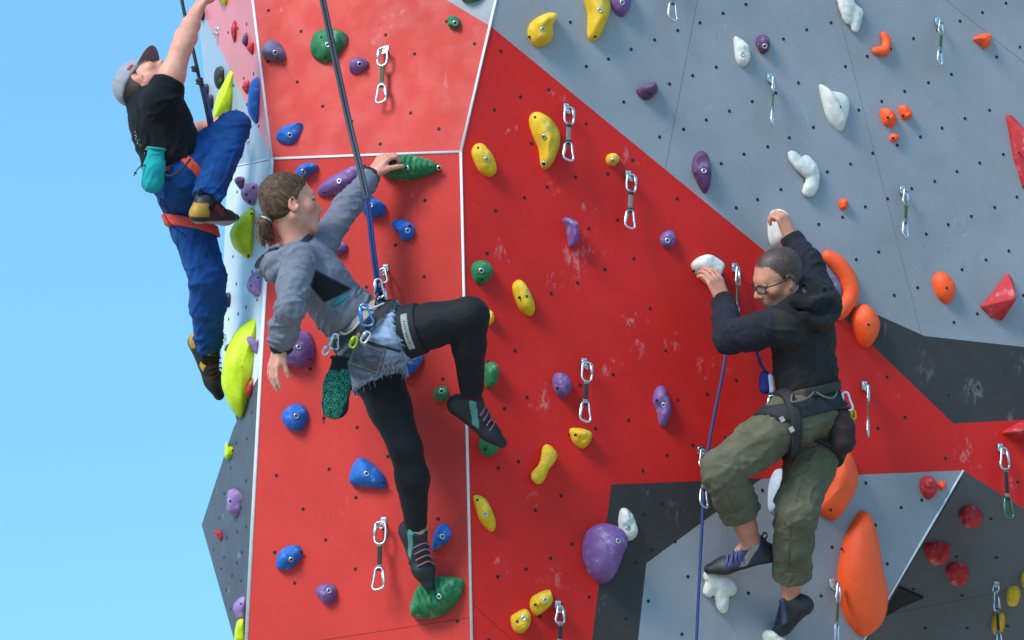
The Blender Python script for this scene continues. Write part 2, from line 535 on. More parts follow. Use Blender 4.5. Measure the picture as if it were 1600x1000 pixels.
# the wall's unseen rear corner closes the side facets
def back_return(a, b):
    quad_world([a, b, b + nrm(np.array([0.35, 1, 0])) * 2.5, a + nrm(np.array([0.35, 1, 0])) * 2.5], M_back, 'rear_panel')
sil = [FA['U1'].hit(311, -57), FA['U1'].hit(312, 40), FA['U1'].hit(319, 110), FA['U1'].hit(331, 190), W4, FA['U2'].hit(350, 430), FA['U2'].hit(347, 575), FA['U3'].hit(366, 668), X_, FA['U4'].hit(367, 1000), FA['U4'].hit(332, 1400)]
for a, b in zip(sil[:-1], sil[1:]):
    back_return(a + FZ * 0.03 + RX * 0.012, b + FZ * 0.03 + RX * 0.012)

# white edge strips
def trim(px, fcs, w=0.005):
    pts = []
    for (x, y), fc in zip(px, fcs):
        pts.append(FA[fc].hit(x, y))
    n = nrm(sum(FA[f].n for f in set(fcs)))
    v, f, _ = tube([pts[0], pts[0] * 0.5 + pts[1] * 0.5, pts[1]], 0, 10, flat=(w, 0.004), ref=np.cross(nrm(pts[1] - pts[0]), n))
    obj('edge_trim', v, f, M_trim, wall)
trim([(788, -57), (720, 237)], ('AU', 'AU')); trim([(720, 237), (737, 1000)], ('AL', 'AL')); trim([(737, 1000), (765, 2250)], ('AL', 'AL'))
trim([(388, -57), (425, 248)], ('AU', 'AU')); trim([(425, 248), (385, 1000)], ('AL', 'AL'), 0.0075); trim([(425, 248), (720, 237)], ('AL', 'AL'))
trim([(385, 1000), (318, 2250)], ('AL', 'AL'), 0.0075)
trim([(1505, 735), (1350, 1000)], ('C', 'C'), 0.004); trim([(1350, 1000), (1058, 1500)], ('C', 'C'), 0.004)
trim([(355, 262), (425, 248)], ('U2', 'U2'), 0.003)

# black patch under the prow
panel([(1403, 914), (1443, 932), (1410, 946), (1372, 967), (1385, 935)], 'D', M_hole, 0.012, 'black_patch', back=-0.012)

# threaded bolt holes: small countersunk dark discs with a worn rim
def holes():
    mb = MB()
    def add(fc, x, y, r=0.0048):
        pl = FA[fc]; c = pl.hit(x, y)
        V = []; 
        for rr, h in ((1.55, 0.0004), (1.15, 0.0016), (0.95, 0.0008)):
            for k in range(8):
                a = k * math.pi / 4
                V.append(c + pl.u * math.cos(a) * r * rr + pl.v * math.sin(a) * r * rr + pl.n * h)
        F = []
        for q in range(2):
            for k in range(8):
                F.append((q * 8 + k, q * 8 + (k + 1) % 8, q * 8 + 8 + (k + 1) % 8, q * 8 + 8 + k))
        F.append(tuple(range(16, 24)))
        mb.add(V, F)
    def inside(x, y, P):
        c = False; n = len(P)
        for i in range(n):
            (x1, y1), (x2, y2) = P[i], P[i - 1]
            if (y1 > y) != (y2 > y) and x < (x2 - x1) * (y - y1) / (y2 - y1) + x1: c = not c
        return c
    def lattice(fc, poly, o, e1, e2, keep, jit=2.5):
        for i in range(-60, 60):
            for j in range(-40, 40):
                x = o[0] + i * e1[0] + j * e2[0]; y = o[1] + i * e1[1] + j * e2[1]
                if -60 < y < 1100 and 280 < x < 1700 and inside(x, y, poly) and random.random() < keep:
                    add(fc, x + random.uniform(-jit, jit), y + random.uniform(-jit, jit))
    lattice('B2', [(790, 0), (800, 45), (1190, 370), (1285, 445), (1445, 510), (1600, 525), (1640, 525), (1640, -30), (800, -30)], (1023, 63), (36, -14), (22.5, 69), 0.93, 1.5)
    lattice('B2', [(1300, 475), (1445, 540), (1640, 560), (1640, 645), (1495, 650)], (1023, 63), (48, -16), (22.5, 52), 0.75, 6)
    lattice('B2', [(765, 60), (1180, 400), (1280, 480), (1480, 665), (1640, 665), (1640, 780), (1505, 725), (965, 745), (730, 260)], (786, 82), (43, -16), (24, 72), 0.62, 6)
    lattice('B1', [(745, 300), (900, 650), (945, 760), (915, 1000), (750, 1000)], (762, 397), (38, -17), (22, 76), 0.7, 5)
    lattice('AU', [(405, 10), (690, 0), (750, 45), (715, 225), (435, 235)], (424, 12), (44, 32), (-5, 86), 0.8, 5)
    lattice('AL', [(435, 260), (710, 250), (725, 990), (395, 990)], (437, 636), (40, 48), (-6, 112), 0.7, 5)
    lattice('C', [(970, 770), (1490, 745), (1345, 990), (935, 995)], (1023, 863), (34, -19), (20, 62), 0.7, 5)
    lattice('D', [(1505, 760), (1620, 810), (1620, 1000), (1370, 1000)], (1480, 815), (70, 0), (10, 55), 0.6, 6)
    lattice('U3', [(395, 620), (386, 870), (325, 815), (370, 680)], (335, 780), (17, -9), (9, 30), 0.75, 2)
    lattice('U4', [(383, 890), (380, 990), (370, 990), (325, 840)], (335, 860), (17, 9), (9, 30), 0.75, 2)
    lattice('U2', [(415, 270), (400, 580), (355, 560), (362, 275)], (370, 300), (14, -10), (4, 45), 0.7, 2)
    lattice('U1', [(390, 10), (415, 230), (340, 200), (325, 60)], (340, 60), (15, -8), (5, 40), 0.6, 2)
    o = obj('bolt_holes', mb.V(), mb.f, M_hole, wall, smooth=False)
    o['kind'] = 'stuff'
holes()
# ================================================================== implicit surfaces -> meshes (for blobs and figures)
def vnoise(P, seed=0):
    P = np.asarray(P, float) + seed * 17.31
    I = np.floor(P).astype(np.int64); f = P - I
    f = f * f * f * (f * (f * 6 - 15) + 10)
    def h(x, y, z):
        n = (x * 73856093) ^ (y * 19349663) ^ (z * 83492791)
        n = (n ^ (n >> 13)) * 1274126177 & 0x7fffffff
        n = (n ^ (n >> 16)) & 0xffff
        return n / 32767.5 - 1.0
    r = 0
    for a in (0, 1):
        wx = f[:, 0] if a else 1 - f[:, 0]
        for b in (0, 1):
            wy = f[:, 1] if b else 1 - f[:, 1]
            for c in (0, 1):
                wz = f[:, 2] if c else 1 - f[:, 2]
                r = r + wx * wy * wz * h(I[:, 0] + a, I[:, 1] + b, I[:, 2] + c)
    return r

def smin(a, b, k):
    h = np.clip(0.5 + 0.5 * (b - a) / k, 0, 1)
    return b * (1 - h) + a * h - k * h * (1 - h)

class Field:
    def __init__(s): s.ops = []; s.lo = np.full(3, 1e9); s.hi = -s.lo
    def _add(s, op, fn, c, R, k):
        s.ops.append((op, fn, np.asarray(c, float), R, k))
        if op == 'u':
            s.lo = np.minimum(s.lo, np.asarray(c) - R); s.hi = np.maximum(s.hi, np.asarray(c) + R)
    def cone(s, a, b, ra, rb, k=0.02, flat=None, op='u'):
        """tapered capsule; flat = (direction, factor) squashes its section"""
        a = np.asarray(a, float); b = np.asarray(b, float); ba = b - a; L2 = ba @ ba + 1e-12
        def fn(P):
            v = P - a
            t = np.clip(v @ ba / L2, 0, 1)
            v = v - t[:, None] * ba
            q = 1.0
            if flat is not None:
                d, q = flat
                v = v + np.outer(v @ d, d) * (1 / q - 1)
            return (np.linalg.norm(v, axis=1) - (ra + (rb - ra) * t)) * min(1.0, 0.4 + 0.6 * q)
        mx = max(ra, rb) * (max(1.0, flat[1]) if flat else 1.0)
        s._add(op, fn, (a + b) / 2, math.sqrt(L2) / 2 + mx, k); return s
    def chain(s, pts, rad, k=0.02, flat=None, op='u'):
        for i in range(len(pts) - 1): s.cone(pts[i], pts[i + 1], rad[i], rad[i + 1], k, flat, op)
        return s
    def ell(s, c, ax, rad, k=0.02, op='u'):
        c = np.asarray(c, float); A = np.array([nrm(x) for x in ax]); r = np.asarray(rad, float)
        def fn(P):
            q = (P - c) @ A.T
            k0 = np.linalg.norm(q / r, axis=1); k1 = np.linalg.norm(q / (r * r), axis=1) + 1e-9
            return k0 * (k0 - 1) / k1
        s._add(op, fn, c, r.max(), k); return s
    def ball(s, c, r, k=0.02, op='u'):
        c = np.asarray(c, float)
        s._add(op, lambda P: np.linalg.norm(P - c, axis=1) - r, c, r, k); return s
    def cut(s, p, n, k=0.004):
        """remove everything on the side the normal points to"""
        p = np.asarray(p, float); n = nrm(n)
        s.ops.append(('i', lambda P: (P - p) @ n, p, 1e9, k)); return s
    def lcut(s, p, n, rad, k=0.004):
        """the same, only within rad of p"""
        p = np.asarray(p, float); n = nrm(n)
        def fn(P):
            v = P - p
            return np.where((v ** 2).sum(1) < rad * rad, v @ n, -1.0)
        s.ops.append(('i', fn, p, 1e9, k)); return s
    def clip(s, fn, k=0.004):
        s.ops.append(('i', fn, np.zeros(3), 1e9, k)); return s
    def merge(s, o, off=0.0):
        """copy the union/subtract shapes of another field, grown by off"""
        for (op, fn, c, R, k) in o.ops:
            g = (lambda fn: (lambda P: fn(P) - off))(fn)
            s._add(op, g, c, R + off, k)
        return s
    def __call__(s, P):
        d = np.full(len(P), 0.3)
        lo, hi = P.min(0), P.max(0)
        for op, fn, c, R, k in s.ops:
            if R > 1e8:
                x = fn(P); d = -smin(-d, -x, k); continue
            q = np.maximum(np.maximum(lo - c, c - hi), 0)
            if q @ q > (R + 0.085) ** 2: continue
            m = np.nonzero(((P - c) ** 2).sum(1) < (R + 0.085) ** 2)[0]
            if not len(m): continue
            x = fn(P[m])
            if op == 'u': d[m] = smin(d[m], x, k)
            elif op == 's': d[m] = -smin(-d[m], x, k)
        return d
    def surf(s, px, py, d0, out=0.0):
        """first point of the surface on the sight line of a pixel"""
        t = np.linspace(d0 - 0.45, d0 + 0.45, 600)
        P = CAM + np.outer(t, ray(px, py))
        d = s(P); i = np.nonzero(d < 0)[0]
        if not len(i) and out == 'hit': return None
        if out == 'hit': out = 0.0
        tt = t[i[0]] if len(i) else d0
        return CAM + ray(px, py) * (tt - out)
    def mesh(s, res=0.005, lo=None, hi=None):
        lo = (s.lo if lo is None else lo) - 3 * res; hi = (s.hi if hi is None else hi) + 3 * res
        B = 8
        nb = np.ceil((hi - lo) / (res * B)).astype(int)
        n = nb * B
        gi = np.stack(np.meshgrid(*[np.arange(k) for k in nb], indexing='ij'), -1).reshape(-1, 3)
        cen = lo + (gi * B + (B - 1) / 2) * res
        dc = s(cen)
        act = np.abs(dc) < res * B * 0.9 * 1.25 + 0.012
        D = np.repeat(np.repeat(np.repeat(np.where(dc < 0, -1.0, 1.0).astype(np.float32).reshape(nb), B, 0), B, 1), B, 2)
        loc = np.stack(np.meshgrid(*[np.arange(B)] * 3, indexing='ij'), -1).reshape(-1, 3)
        ab = gi[act]
        for q in range(0, len(ab), 48):
            I = (ab[q:q + 48, None, :] * B + loc[None]).reshape(-1, 3)
            D[I[:, 0], I[:, 1], I[:, 2]] = s(lo + I * res)
        return surface_nets(D, lo, res)

def surface_nets(D, lo, res):
    S = D < 0
    nx, ny, nz = D.shape
    cnt = np.zeros((nx - 1, ny - 1, nz - 1), np.uint8)
    for a in (0, 1):
        for b in (0, 1):
            for c in (0, 1):
                cnt += S[a:nx - 1 + a, b:ny - 1 + b, c:nz - 1 + c]
    C = np.argwhere((cnt > 0) & (cnt < 8))
    idx = np.full(cnt.shape, -1, np.int32)
    idx[C[:, 0], C[:, 1], C[:, 2]] = np.arange(len(C))
    corner = np.array([(a, b, c) for a in (0, 1) for b in (0, 1) for c in (0, 1)])
    val = np.stack([D[C[:, 0] + a, C[:, 1] + b, C[:, 2] + c] for a, b, c in corner], 1)
    acc = np.zeros((len(C), 3)); num = np.zeros(len(C))
    for i in range(8):
        for j in range(i + 1, 8):
            if np.abs(corner[i] - corner[j]).sum() != 1: continue
            a, b = val[:, i], val[:, j]
            m = (a < 0) != (b < 0)
            t = a[m] / (a[m] - b[m])
            acc[m] += corner[i] + t[:, None] * (corner[j] - corner[i]); num[m] += 1
    V = lo + (C + acc / num[:, None]) * res
    F = []
    for ax in range(3):
        o1, o2 = (ax + 1) % 3, (ax + 2) % 3
        sl0 = [slice(None)] * 3; sl1 = [slice(None)] * 3
        sl0[ax] = slice(0, -1); sl1[ax] = slice(1, None)
        E = np.argwhere(S[tuple(sl0)] != S[tuple(sl1)])
        E = E[(E[:, o1] > 0) & (E[:, o2] > 0) & (E[:, o1] < D.shape[o1] - 1) & (E[:, o2] < D.shape[o2] - 1)]
        if not len(E): continue
        inside = S[E[:, 0], E[:, 1], E[:, 2]]
        q = []
        for d1, d2 in ((1, 1), (0, 1), (0, 0), (1, 0)):
            G = E.copy(); G[:, o1] -= d1; G[:, o2] -= d2
            q.append(idx[G[:, 0], G[:, 1], G[:, 2]])
        Q = np.stack(q, 1)
        Q[~inside] = Q[~inside][:, ::-1]
        F.append(Q)
    F = np.vstack(F)
    F = F[(F >= 0).all(1)]
    return V, F

def vnormals(V, F):
    F = np.asarray(F)
    n = np.cross(V[F[:, 2]] - V[F[:, 0]], V[F[:, 3]] - V[F[:, 1]])
    N = np.zeros_like(V)
    for k in range(4): np.add.at(N, F[:, k], n)
    return N / (np.linalg.norm(N, axis=1)[:, None] + 1e-12)

def relax(V, F, it=2, lam=0.5):
    F = np.asarray(F)
    for _ in range(it):
        A = np.zeros_like(V); c = np.zeros(len(V))
        for a, b in ((0, 1), (1, 2), (2, 3), (3, 0)):
            np.add.at(A, F[:, a], V[F[:, b]]); np.add.at(c, F[:, a], 1)
            np.add.at(A, F[:, b], V[F[:, a]]); np.add.at(c, F[:, b], 1)
        V = V + lam * (A / c[:, None] - V)
    return V

def folds(V, F, bones, amp=0.006, lam=0.045, aniso=0.3, joints=(), seed=0, bias=0.0, long=0.45, base=0.16):
    """cloth wrinkles: creases across the limb where a joint bends, long soft drape folds elsewhere"""
    N = vnormals(V, F)
    tot = np.zeros(len(V)); lg = np.zeros(len(V)); ws = np.zeros(len(V))
    warp = np.stack([vnoise(V * 9, seed + 3), vnoise(V * 9, seed + 4), vnoise(V * 9, seed + 5)], 1) * 0.022
    Pw = V + warp
    for i, (a, b) in enumerate(bones):
        a = np.asarray(a); b = np.asarray(b); e = nrm(b - a); L = np.linalg.norm(b - a)
        v = V - a; t = np.clip(v @ e, 0, L)
        d = np.linalg.norm(v - t[:, None] * e, axis=1)
        w = np.exp(-d / 0.03)
        tw = nrm(np.cross(e, [0.3, 0.5, 0.8]))
        s0 = (Pw - a) @ e
        perp = (Pw - a) - np.outer(s0, e)
        s = s0 + 0.55 * ((Pw - a) @ tw)
        Q = perp * aniso + np.outer(s, e)
        n1 = vnoise(Q / lam, seed + i); n2 = vnoise(Q / (lam * 0.45), seed + i + 40)
        f = 1.5 * np.maximum(0, 1 - 3.0 * np.abs(n1)) ** 1.2 - .3 + 0.4 * np.maximum(0, 1 - 3.0 * np.abs(n2))
        Q2 = perp / 0.045 + np.outer(s0 * 0.22 / 0.045, e) + np.outer(s0, tw) * 9
        g = 1.5 * np.maximum(0, 1 - 3.2 * np.abs(vnoise(Q2, seed + i + 80))) ** 1.2 - .3
        tot += w * f; lg += w * g; ws += w
    f = tot / (ws + 1e-9); g = lg / (ws + 1e-9)
    k = np.full(len(V), base)
    for (p, r) in joints:
        k = k + 0.9 * np.exp(-(np.linalg.norm(V - np.asarray(p), axis=1) / r) ** 2)
    k = np.clip(k, 0, 1.1)
    f = f * k + long * g + 0.2 * vnoise(V * 14, seed + 9)
    return V + N * (amp * f + bias)[:, None]
# ================================================================== holds, quickdraws, ropes
HC = {'purple': (0.17, 0.075, 0.235), 'slate': (0.16, 0.13, 0.22), 'plum': (0.10, 0.03, 0.10), 'violet': (0.30, 0.16, 0.36),
      'green': (0.012, 0.16, 0.050), 'blue': (0.006, 0.115, 0.44), 'yellow': (0.72, 0.42, 0.006), 'lime': (0.58, 0.70, 0.005),
      'orange': (0.98, 0.095, 0.012), 'red': (0.48, 0.016, 0.020), 'white': (0.66, 0.62, 0.55), 'black': (0.022, 0.022, 0.024),
      'ice': (0.42, 0.50, 0.58), 'rose': (0.40, 0.10, 0.09)}
HM = {k: mat('hold_' + k, c, 0.58 if k in ('purple', 'orange', 'lime') else 0.70, var=0.05 if k == 'orange' else 0.14, vscale=22, bump=0.55, bscale=190, scuff=0.10 if k in ('orange', 'lime', 'white') else 0.30, mott=0.10, chalk=0.42 if k not in ('white', 'orange', 'lime') else 0.0, bdist=0.0015) for k, c in HC.items()}
M_steel = mat('zinc_bolt', (0.62, 0.62, 0.62), 0.32, 1.0, var=0.1, vscale=80, bump=0.1, bscale=300)
M_alu = mat('polished_aluminium', (0.62, 0.62, 0.63), 0.34, 1.0, var=0.1, vscale=60, bump=0.05, bscale=300)

def bolt(c, n, parent, r=0.0062, m=None):
    """washer ring with a dark hex socket"""
    u = nrm(np.cross(n, [0.2, 0.3, 0.93])); w = np.cross(n, u)
    V = []; prof = [(1.7, -0.004), (1.7, 0.0005), (1.5, 0.0018), (1.0, 0.0018), (0.85, 0.0), (0.8, -0.006)]
    for rr, h in prof:
        for k in range(12):
            a = k * math.pi / 6
            V.append(c + (u * math.cos(a) + w * math.sin(a)) * r * rr + n * h)
    F = []
    mi = []
    for q in range(len(prof) - 1):
        for k in range(12):
            F.append((q * 12 + k, q * 12 + (k + 1) % 12, q * 12 + 12 + (k + 1) % 12, q * 12 + 12 + k)); mi.append(0 if q < 3 else 1)
    F.append(tuple((len(prof) - 1) * 12 + k for k in range(12))); mi.append(1)
    return obj('bolt', V, F, None, parent, mats=[m or M_steel, M_hole], mi=mi)

def screw_hole(c, n, parent):
    u = nrm(np.cross(n, [0.2, 0.3, 0.93])); w = np.cross(n, u)
    V = [c + (u * math.cos(k * math.pi / 4) + w * math.sin(k * math.pi / 4)) * 0.0052 + n * 0.0012 for k in range(8)]
    V += [c + (u * math.cos(k * math.pi / 4) + w * math.sin(k * math.pi / 4)) * 0.0052 - n * 0.006 for k in range(8)]
    return obj('screw_hole', V, [tuple(range(8))] + [(k, k + 8, (k + 1) % 8 + 8, (k + 1) % 8) for k in range(8)], M_hole, parent, smooth=False)

def place_hardware(t, pl, V, hw):
    for kind, x, y in hw:
        q = pl.uv(pl.hit(x, y))
        D = np.array([(p - pl.o) @ pl.u for p in V]), np.array([(p - pl.o) @ pl.v for p in V]), np.array([(p - pl.o) @ pl.n for p in V])
        h0 = D[2].max() * 0.7
        # sight line meets the surface, not the wall plane: walk towards the viewer
        c = pl.hit(x, y)
        vd = nrm(CAM - c)
        best = None
        for it in range(3):
            uv = pl.uv(c)
            d2 = (D[0] - uv[0]) ** 2 + (D[1] - uv[1]) ** 2
            i = np.argsort(d2)[:4]
            h = float(D[2][i].mean())
            base = pl.hit(x, y)
            c = base + vd * (h / max(0.2, vd @ pl.n))
        uv = pl.uv(c)
        i = np.argsort((D[0] - uv[0]) ** 2 + (D[1] - uv[1]) ** 2)[:9]
        A = np.stack([D[0][i], D[1][i], np.ones(len(i))], 1)
        g, *_ = np.linalg.lstsq(A, D[2][i], rcond=None)
        n = nrm(pl.n - np.clip(g[0], -1, 1) * pl.u - np.clip(g[1], -1, 1) * pl.v)
        if n @ vd < 0.2: n = vd
        (bolt if kind == 'b' else screw_hole)(c + n * 0.0008, n, t)

HOLD_N = [0]
def hold(label, fc, colr, px, h=0.05, hw=(), peak=None, pw=(2.2, 0.55), rough_=0.10, ribs=None, dish=None, ridge=None, cat='climbing hold', facet=False):
    """moulded hold: its outline on the facet, domed out to height h, peak = pixel of the highest point"""
    HOLD_N[0] += 1; sd = HOLD_N[0]
    pl = FA[fc]
    if fc in ('U1', 'U2', 'U3', 'U4'):
        # side facets run away from the viewer: the outline there is mostly the hold's own profile
        return side_hold(label, fc, colr, px, h, hw)
    uv = np.array([pl.uv(pl.hit(x, y)) for x, y in px])
    cen_uv = uv.mean(0)
    # seen obliquely a hold reaches sideways by its height: shift the base back a little
    vd = nrm(CAM - pl.at(cen_uv)); sh = np.array([vd @ pl.u, vd @ pl.v]) / max(0.3, vd @ pl.n)
    uv = uv - sh * h * 0.35
    out = catmull(uv, max(3, 60 // len(uv)), True)
    if facet:
        out = np.array([uv[i] + (uv[(i + 1) % len(uv)] - uv[i]) * t for i in range(len(uv)) for t in np.linspace(0, 1, 9)[:-1]]); pw = (1.0, 0.85); rough_ = 0.01
    pk = (pl.uv(pl.hit(*peak)) - sh * h) if peak else uv.mean(0)
    size = np.linalg.norm(out - out.mean(0), axis=1).mean()
    if ribs is not None: out = catmull(uv, max(3, 130 // len(uv)), True)
    R = 30 if ribs is not None else 13; V = []; n = len(out)
    rr = [1.0, 1.0] + [math.cos(math.pi / 2 * i / R) ** 0.75 if False else (1 - (i / R) ** 1.35) for i in range(1, R)]
    for q, r in enumerate(rr):
        for k in range(n):
            p = pk + (out[k] - pk) * r
            hh = 0.0 if q == 0 else h * ((1 - r ** pw[0]) ** pw[1] * 0.88 + 0.12)
            if q > 0:
                x3 = (p[0] / size * 1.1, p[1] / size * 1.1, sd * 3.7)
                w = min(1, (1 - r) * 4 + 0.15)
                hh += h * rough_ * 1.8 * mnoise.noise(x3) * w + h * rough_ * 0.7 * mnoise.noise((x3[0] * 2.7, x3[1] * 2.7, x3[2])) * w
                if ribs is not None:
                    d = np.array([math.cos(ribs[0]), math.sin(ribs[0])])
                    hh += ribs[2] * math.sin((p @ d) * 2 * math.pi / ribs[1]) * min(1, (1 - r) * 5)
                if dish is not None:
                    dc = pl.uv(pl.hit(dish[0], dish[1])) - sh * h * 0.7
                    hh -= dish[3] * math.exp(-((p - dc) ** 2).sum() / (dish[2] / 380) ** 2)
                if ridge is not None:
                    a, b = (pl.uv(pl.hit(*ridge[0])), pl.uv(pl.hit(*ridge[1])))
                    e = b - a; t_ = min(1, max(0, (p - a) @ e / (e @ e))); dd = np.linalg.norm(p - a - e * t_)
                    hh += ridge[2] * math.exp(-(dd / (ridge[3] / 380)) ** 2) * min(1, (1 - r) * 4)
            V.append(pl.at(p, max(hh, 0.0) if q else -0.001))
    F = []
    for q in range(len(rr) - 1):
        for k in range(n):
            F.append((q * n + k, q * n + (k + 1) % n, (q + 1) * n + (k + 1) % n, (q + 1) * n + k))
    V = np.array(V)
    F.append(tuple((len(rr) - 1) * n + k for k in range(n)))
    base = pl.at(cen_uv)
    uvl = [pl.uv(p) for p in V[:n]]
    area = sum(uvl[i][0] * uvl[(i + 1) % n][1] - uvl[(i + 1) % n][0] * uvl[i][1] for i in range(n))
    if area < 0: F = [f[::-1] for f in F]
    return finish_hold(label, colr, V, F, base, pl, hw, cat)

def finish_hold(label, colr, V, F, base, pl, hw, cat='climbing hold'):
    if hw:
        t = empty('climbing_hold', base)
        obj('hold_body', V, F, HM[colr], t)
        place_hardware(t, pl, np.asarray(V), hw)
    else:
        t = obj('climbing_hold', V, F, HM[colr], None, base=base)
    tag(t, label, cat, 'climbing holds bolted to the wall')
    return t

def blob_hold(label, fc, colr, chains, hw=(), k=0.02, res=0.005, flat=0.8, sub=(), amp=0.002):
    """hold of fused lobes: chains of (px, py, radius px, height px) swept on the facet"""
    pl = FA[fc]; F_ = Field()
    s = 1 / 405.0
    allp = []
    for ch in chains:
        pts = [pl.hit(c[0], c[1]) + pl.n * (c[3] * s) for c in ch]; rad = [c[2] * s for c in ch]
        pts = [p - (nrm(CAM - p) - pl.n * (nrm(CAM - p) @ pl.n)) * 0 for p in pts]
        allp += pts
        if len(pts) == 1: F_.ball(pts[0], rad[0], k)
        else:
            pr_ = catmull(np.hstack([np.array(pts), np.array(rad)[:, None]]), 5)
            F_.chain(list(pr_[:, :3]), list(pr_[:, 3]), 0.006, (pl.n, flat))
    for (x, y, r, hgt) in sub:
        F_.ball(pl.hit(x, y) + pl.n * hgt * s, r * s, 0.012, 's')
    F_.cut(pl.hit(chains[0][0][0], chains[0][0][1]) - pl.n * 0.001, -pl.n, 0.002)
    V, F = F_.mesh(res); V = relax(V, F, 2)
    N = vnormals(V, F); V = V + N * (amp * vnoise(V * 40, 3) + amp * 0.6 * vnoise(V * 110, 5))[:, None]
    return finish_hold(label, colr, V, F, np.mean([pl.hit(c[0], c[1]) for c in chains[0]], 0), pl, hw)

def side_hold(label, fc, colr, px, h, hw):
    """hold on a facet seen edge-on: a solid as wide as its outline, rooted in the facet"""
    pl = FA[fc]
    P = catmull(np.array(px, float), max(3, 48 // len(px)), True)
    c = P.mean(0); base = pl.hit(*c)
    ax = nrm(FZ - pl.n * (FZ @ pl.n)) if False else FZ
    size = np.linalg.norm(P - c, axis=1).mean() / 372
    half = max(0.012, min(h, 0.16)); n = len(P); V = []
    d0 = depth_of(base) - half * 0.25
    rr = [(math.sin(a), max(0.0, math.cos(a)) ** 0.62) for a in np.linspace(-math.pi / 2, math.pi / 2, 21)]
    HOLD_N[0] += 1
    for z, s in rr:
        for k in range(n):
            q = c + (P[k] - c) * max(s, 0.02)
            p = W(q[0], q[1], d0 + z * half)
            p = p + 0.10 * size * mnoise.noise(tuple(p * 1.4 / size + HOLD_N[0])) * nrm(p - W(c[0], c[1], d0))
            V.append(p)
    F = []
    for q in range(len(rr) - 1):
        for k in range(n):
            F.append((q * n + k, q * n + (k + 1) % n, (q + 1) * n + (k + 1) % n, (q + 1) * n + k))
    t = empty('climbing_hold', base) if hw else None
    o = obj('hold_body' if hw else 'climbing_hold', V, F, HM[colr], t, base=base)
    top = t or o
    for kind, x, y in hw:
        cc = W(x, y, d0 - half * 0.93)
        (bolt if kind == 'b' else screw_hole)(cc, nrm(CAM - cc), top)
    return tag(top, label, 'climbing hold', 'climbing holds bolted to the wall')

# ---- upper front facet
hold('slate purple pinch hold near the upper left white edge of the front face', 'AU', 'slate', [(415, 90), (420, 75), (432, 69), (443, 74), (450, 92), (440, 100), (430, 98), (417, 95)], .055, [('b', 430, 82), ('s', 433, 91)], ridge=((418, 88), (446, 92), .012, 8))
hold('large green rounded hold behind the grey rope at the top', 'AU', 'green', [(490, 80), (497, 58), (520, 50), (543, 56), (546, 68), (530, 92), (512, 102), (495, 95)], .06, [('s', 502, 58), ('s', 508, 90), ('b', 512, 70)])
hold('small purple hold between the green hold and the upper quickdraw', 'AU', 'purple', [(550, 113), (556, 98), (570, 95), (579, 102), (572, 113), (556, 118)], .045, [('b', 562, 100)])
hold('small round green knob at the top of the front face', 'AU', 'green', [(703, 38), (705, 31), (718, 31), (722, 38), (719, 46), (706, 47)], .035, [('b', 711, 36)], pw=(4, .5))
hold('flat blue leaf-shaped hold left of the rope above the white seam', 'AU', 'blue', [(435, 220), (445, 204), (470, 196), (475, 199), (465, 222), (450, 228)], .04, [('b', 453, 211)])
hold('green hold cut off by the top edge on the pale triangle', 'AU', 'green', [(724, 2), (732, 8), (745, 6), (758, 0), (757, -14), (726, -16)], .05)
# ---- lower front facet
hold('blue finger-shaped hold just above the woman\'s head', 'AL', 'blue', [(466, 277), (474, 262), (490, 256), (500, 260), (496, 268), (486, 275), (476, 284)], .05, [('b', 474, 268)], pw=(2, .5))
hold('long purple fin behind the woman\'s outstretched forearm', 'AL', 'purple', [(499, 302), (513, 284), (545, 266), (572, 257), (572, 270), (562, 285), (535, 302), (512, 309)], .045, [('b', 530, 283), ('s', 507, 301)])
hold('green ribbed lens-shaped hold gripped by the woman\'s left hand', 'AL', 'green', [(597, 268), (612, 253), (640, 245), (670, 250), (693, 263), (676, 276), (645, 284), (615, 281)], .075, [('b', 636, 262), ('b', 686, 262)], ribs=(0.0, 0.021, 0.0058), pw=(3, .6))
hold('two-lobed blue hold right beside the woman\'s blue rope', 'AL', 'blue', [(570, 330), (573, 312), (582, 305), (590, 312), (600, 316), (607, 326), (600, 339), (582, 342)], .06, [('b', 579, 321)])
hold('small kidney-shaped blue hold right of the rope', 'AL', 'blue', [(616, 353), (622, 346), (636, 345), (649, 353), (651, 366), (643, 377), (632, 375), (630, 366), (622, 362)], .05, [('b', 637, 360), ('s', 641, 352)])
hold('small purple hold under the woman\'s raised arm', 'AL', 'purple', [(515, 378), (528, 375), (545, 384), (542, 396), (528, 399)], .04, [('b', 527, 381)])
hold('big purple hump beside the woman\'s hanging hand', 'AL', 'purple', [(440, 560), (455, 535), (475, 520), (491, 524), (497, 545), (491, 570), (470, 575), (450, 572)], .085, [('b', 467, 542), ('s', 484, 561)])
hold('blue hold half hidden behind the woman\'s thigh', 'AL', 'blue', [(623, 580), (640, 560), (665, 556), (655, 577), (640, 590), (628, 592)], .05)
hold('round blue hold left of the chalk bag on the front face', 'AL', 'blue', [(446, 655), (452, 640), (470, 632), (483, 640), (485, 655), (478, 670), (465, 675), (452, 668)], .055, [('b', 463, 650)])
hold('small round green hold between the woman\'s legs', 'AL', 'green', [(680, 615), (687, 606), (700, 605), (704, 615), (700, 625), (685, 626)], .035, [('b', 690, 611)])
hold('blue wedge-shaped hold left of the woman\'s straight knee', 'AL', 'blue', [(553, 757), (556, 730), (567, 716), (582, 722), (600, 738), (607, 750), (606, 763), (580, 762)], .06, [('b', 573, 740), ('s', 600, 754)])
hold('blue triangular hold right of the woman\'s lower shoe', 'AL', 'blue', [(678, 860), (681, 838), (688, 823), (700, 819), (708, 832), (704, 845), (692, 854)], .04, [('b', 691, 838)])
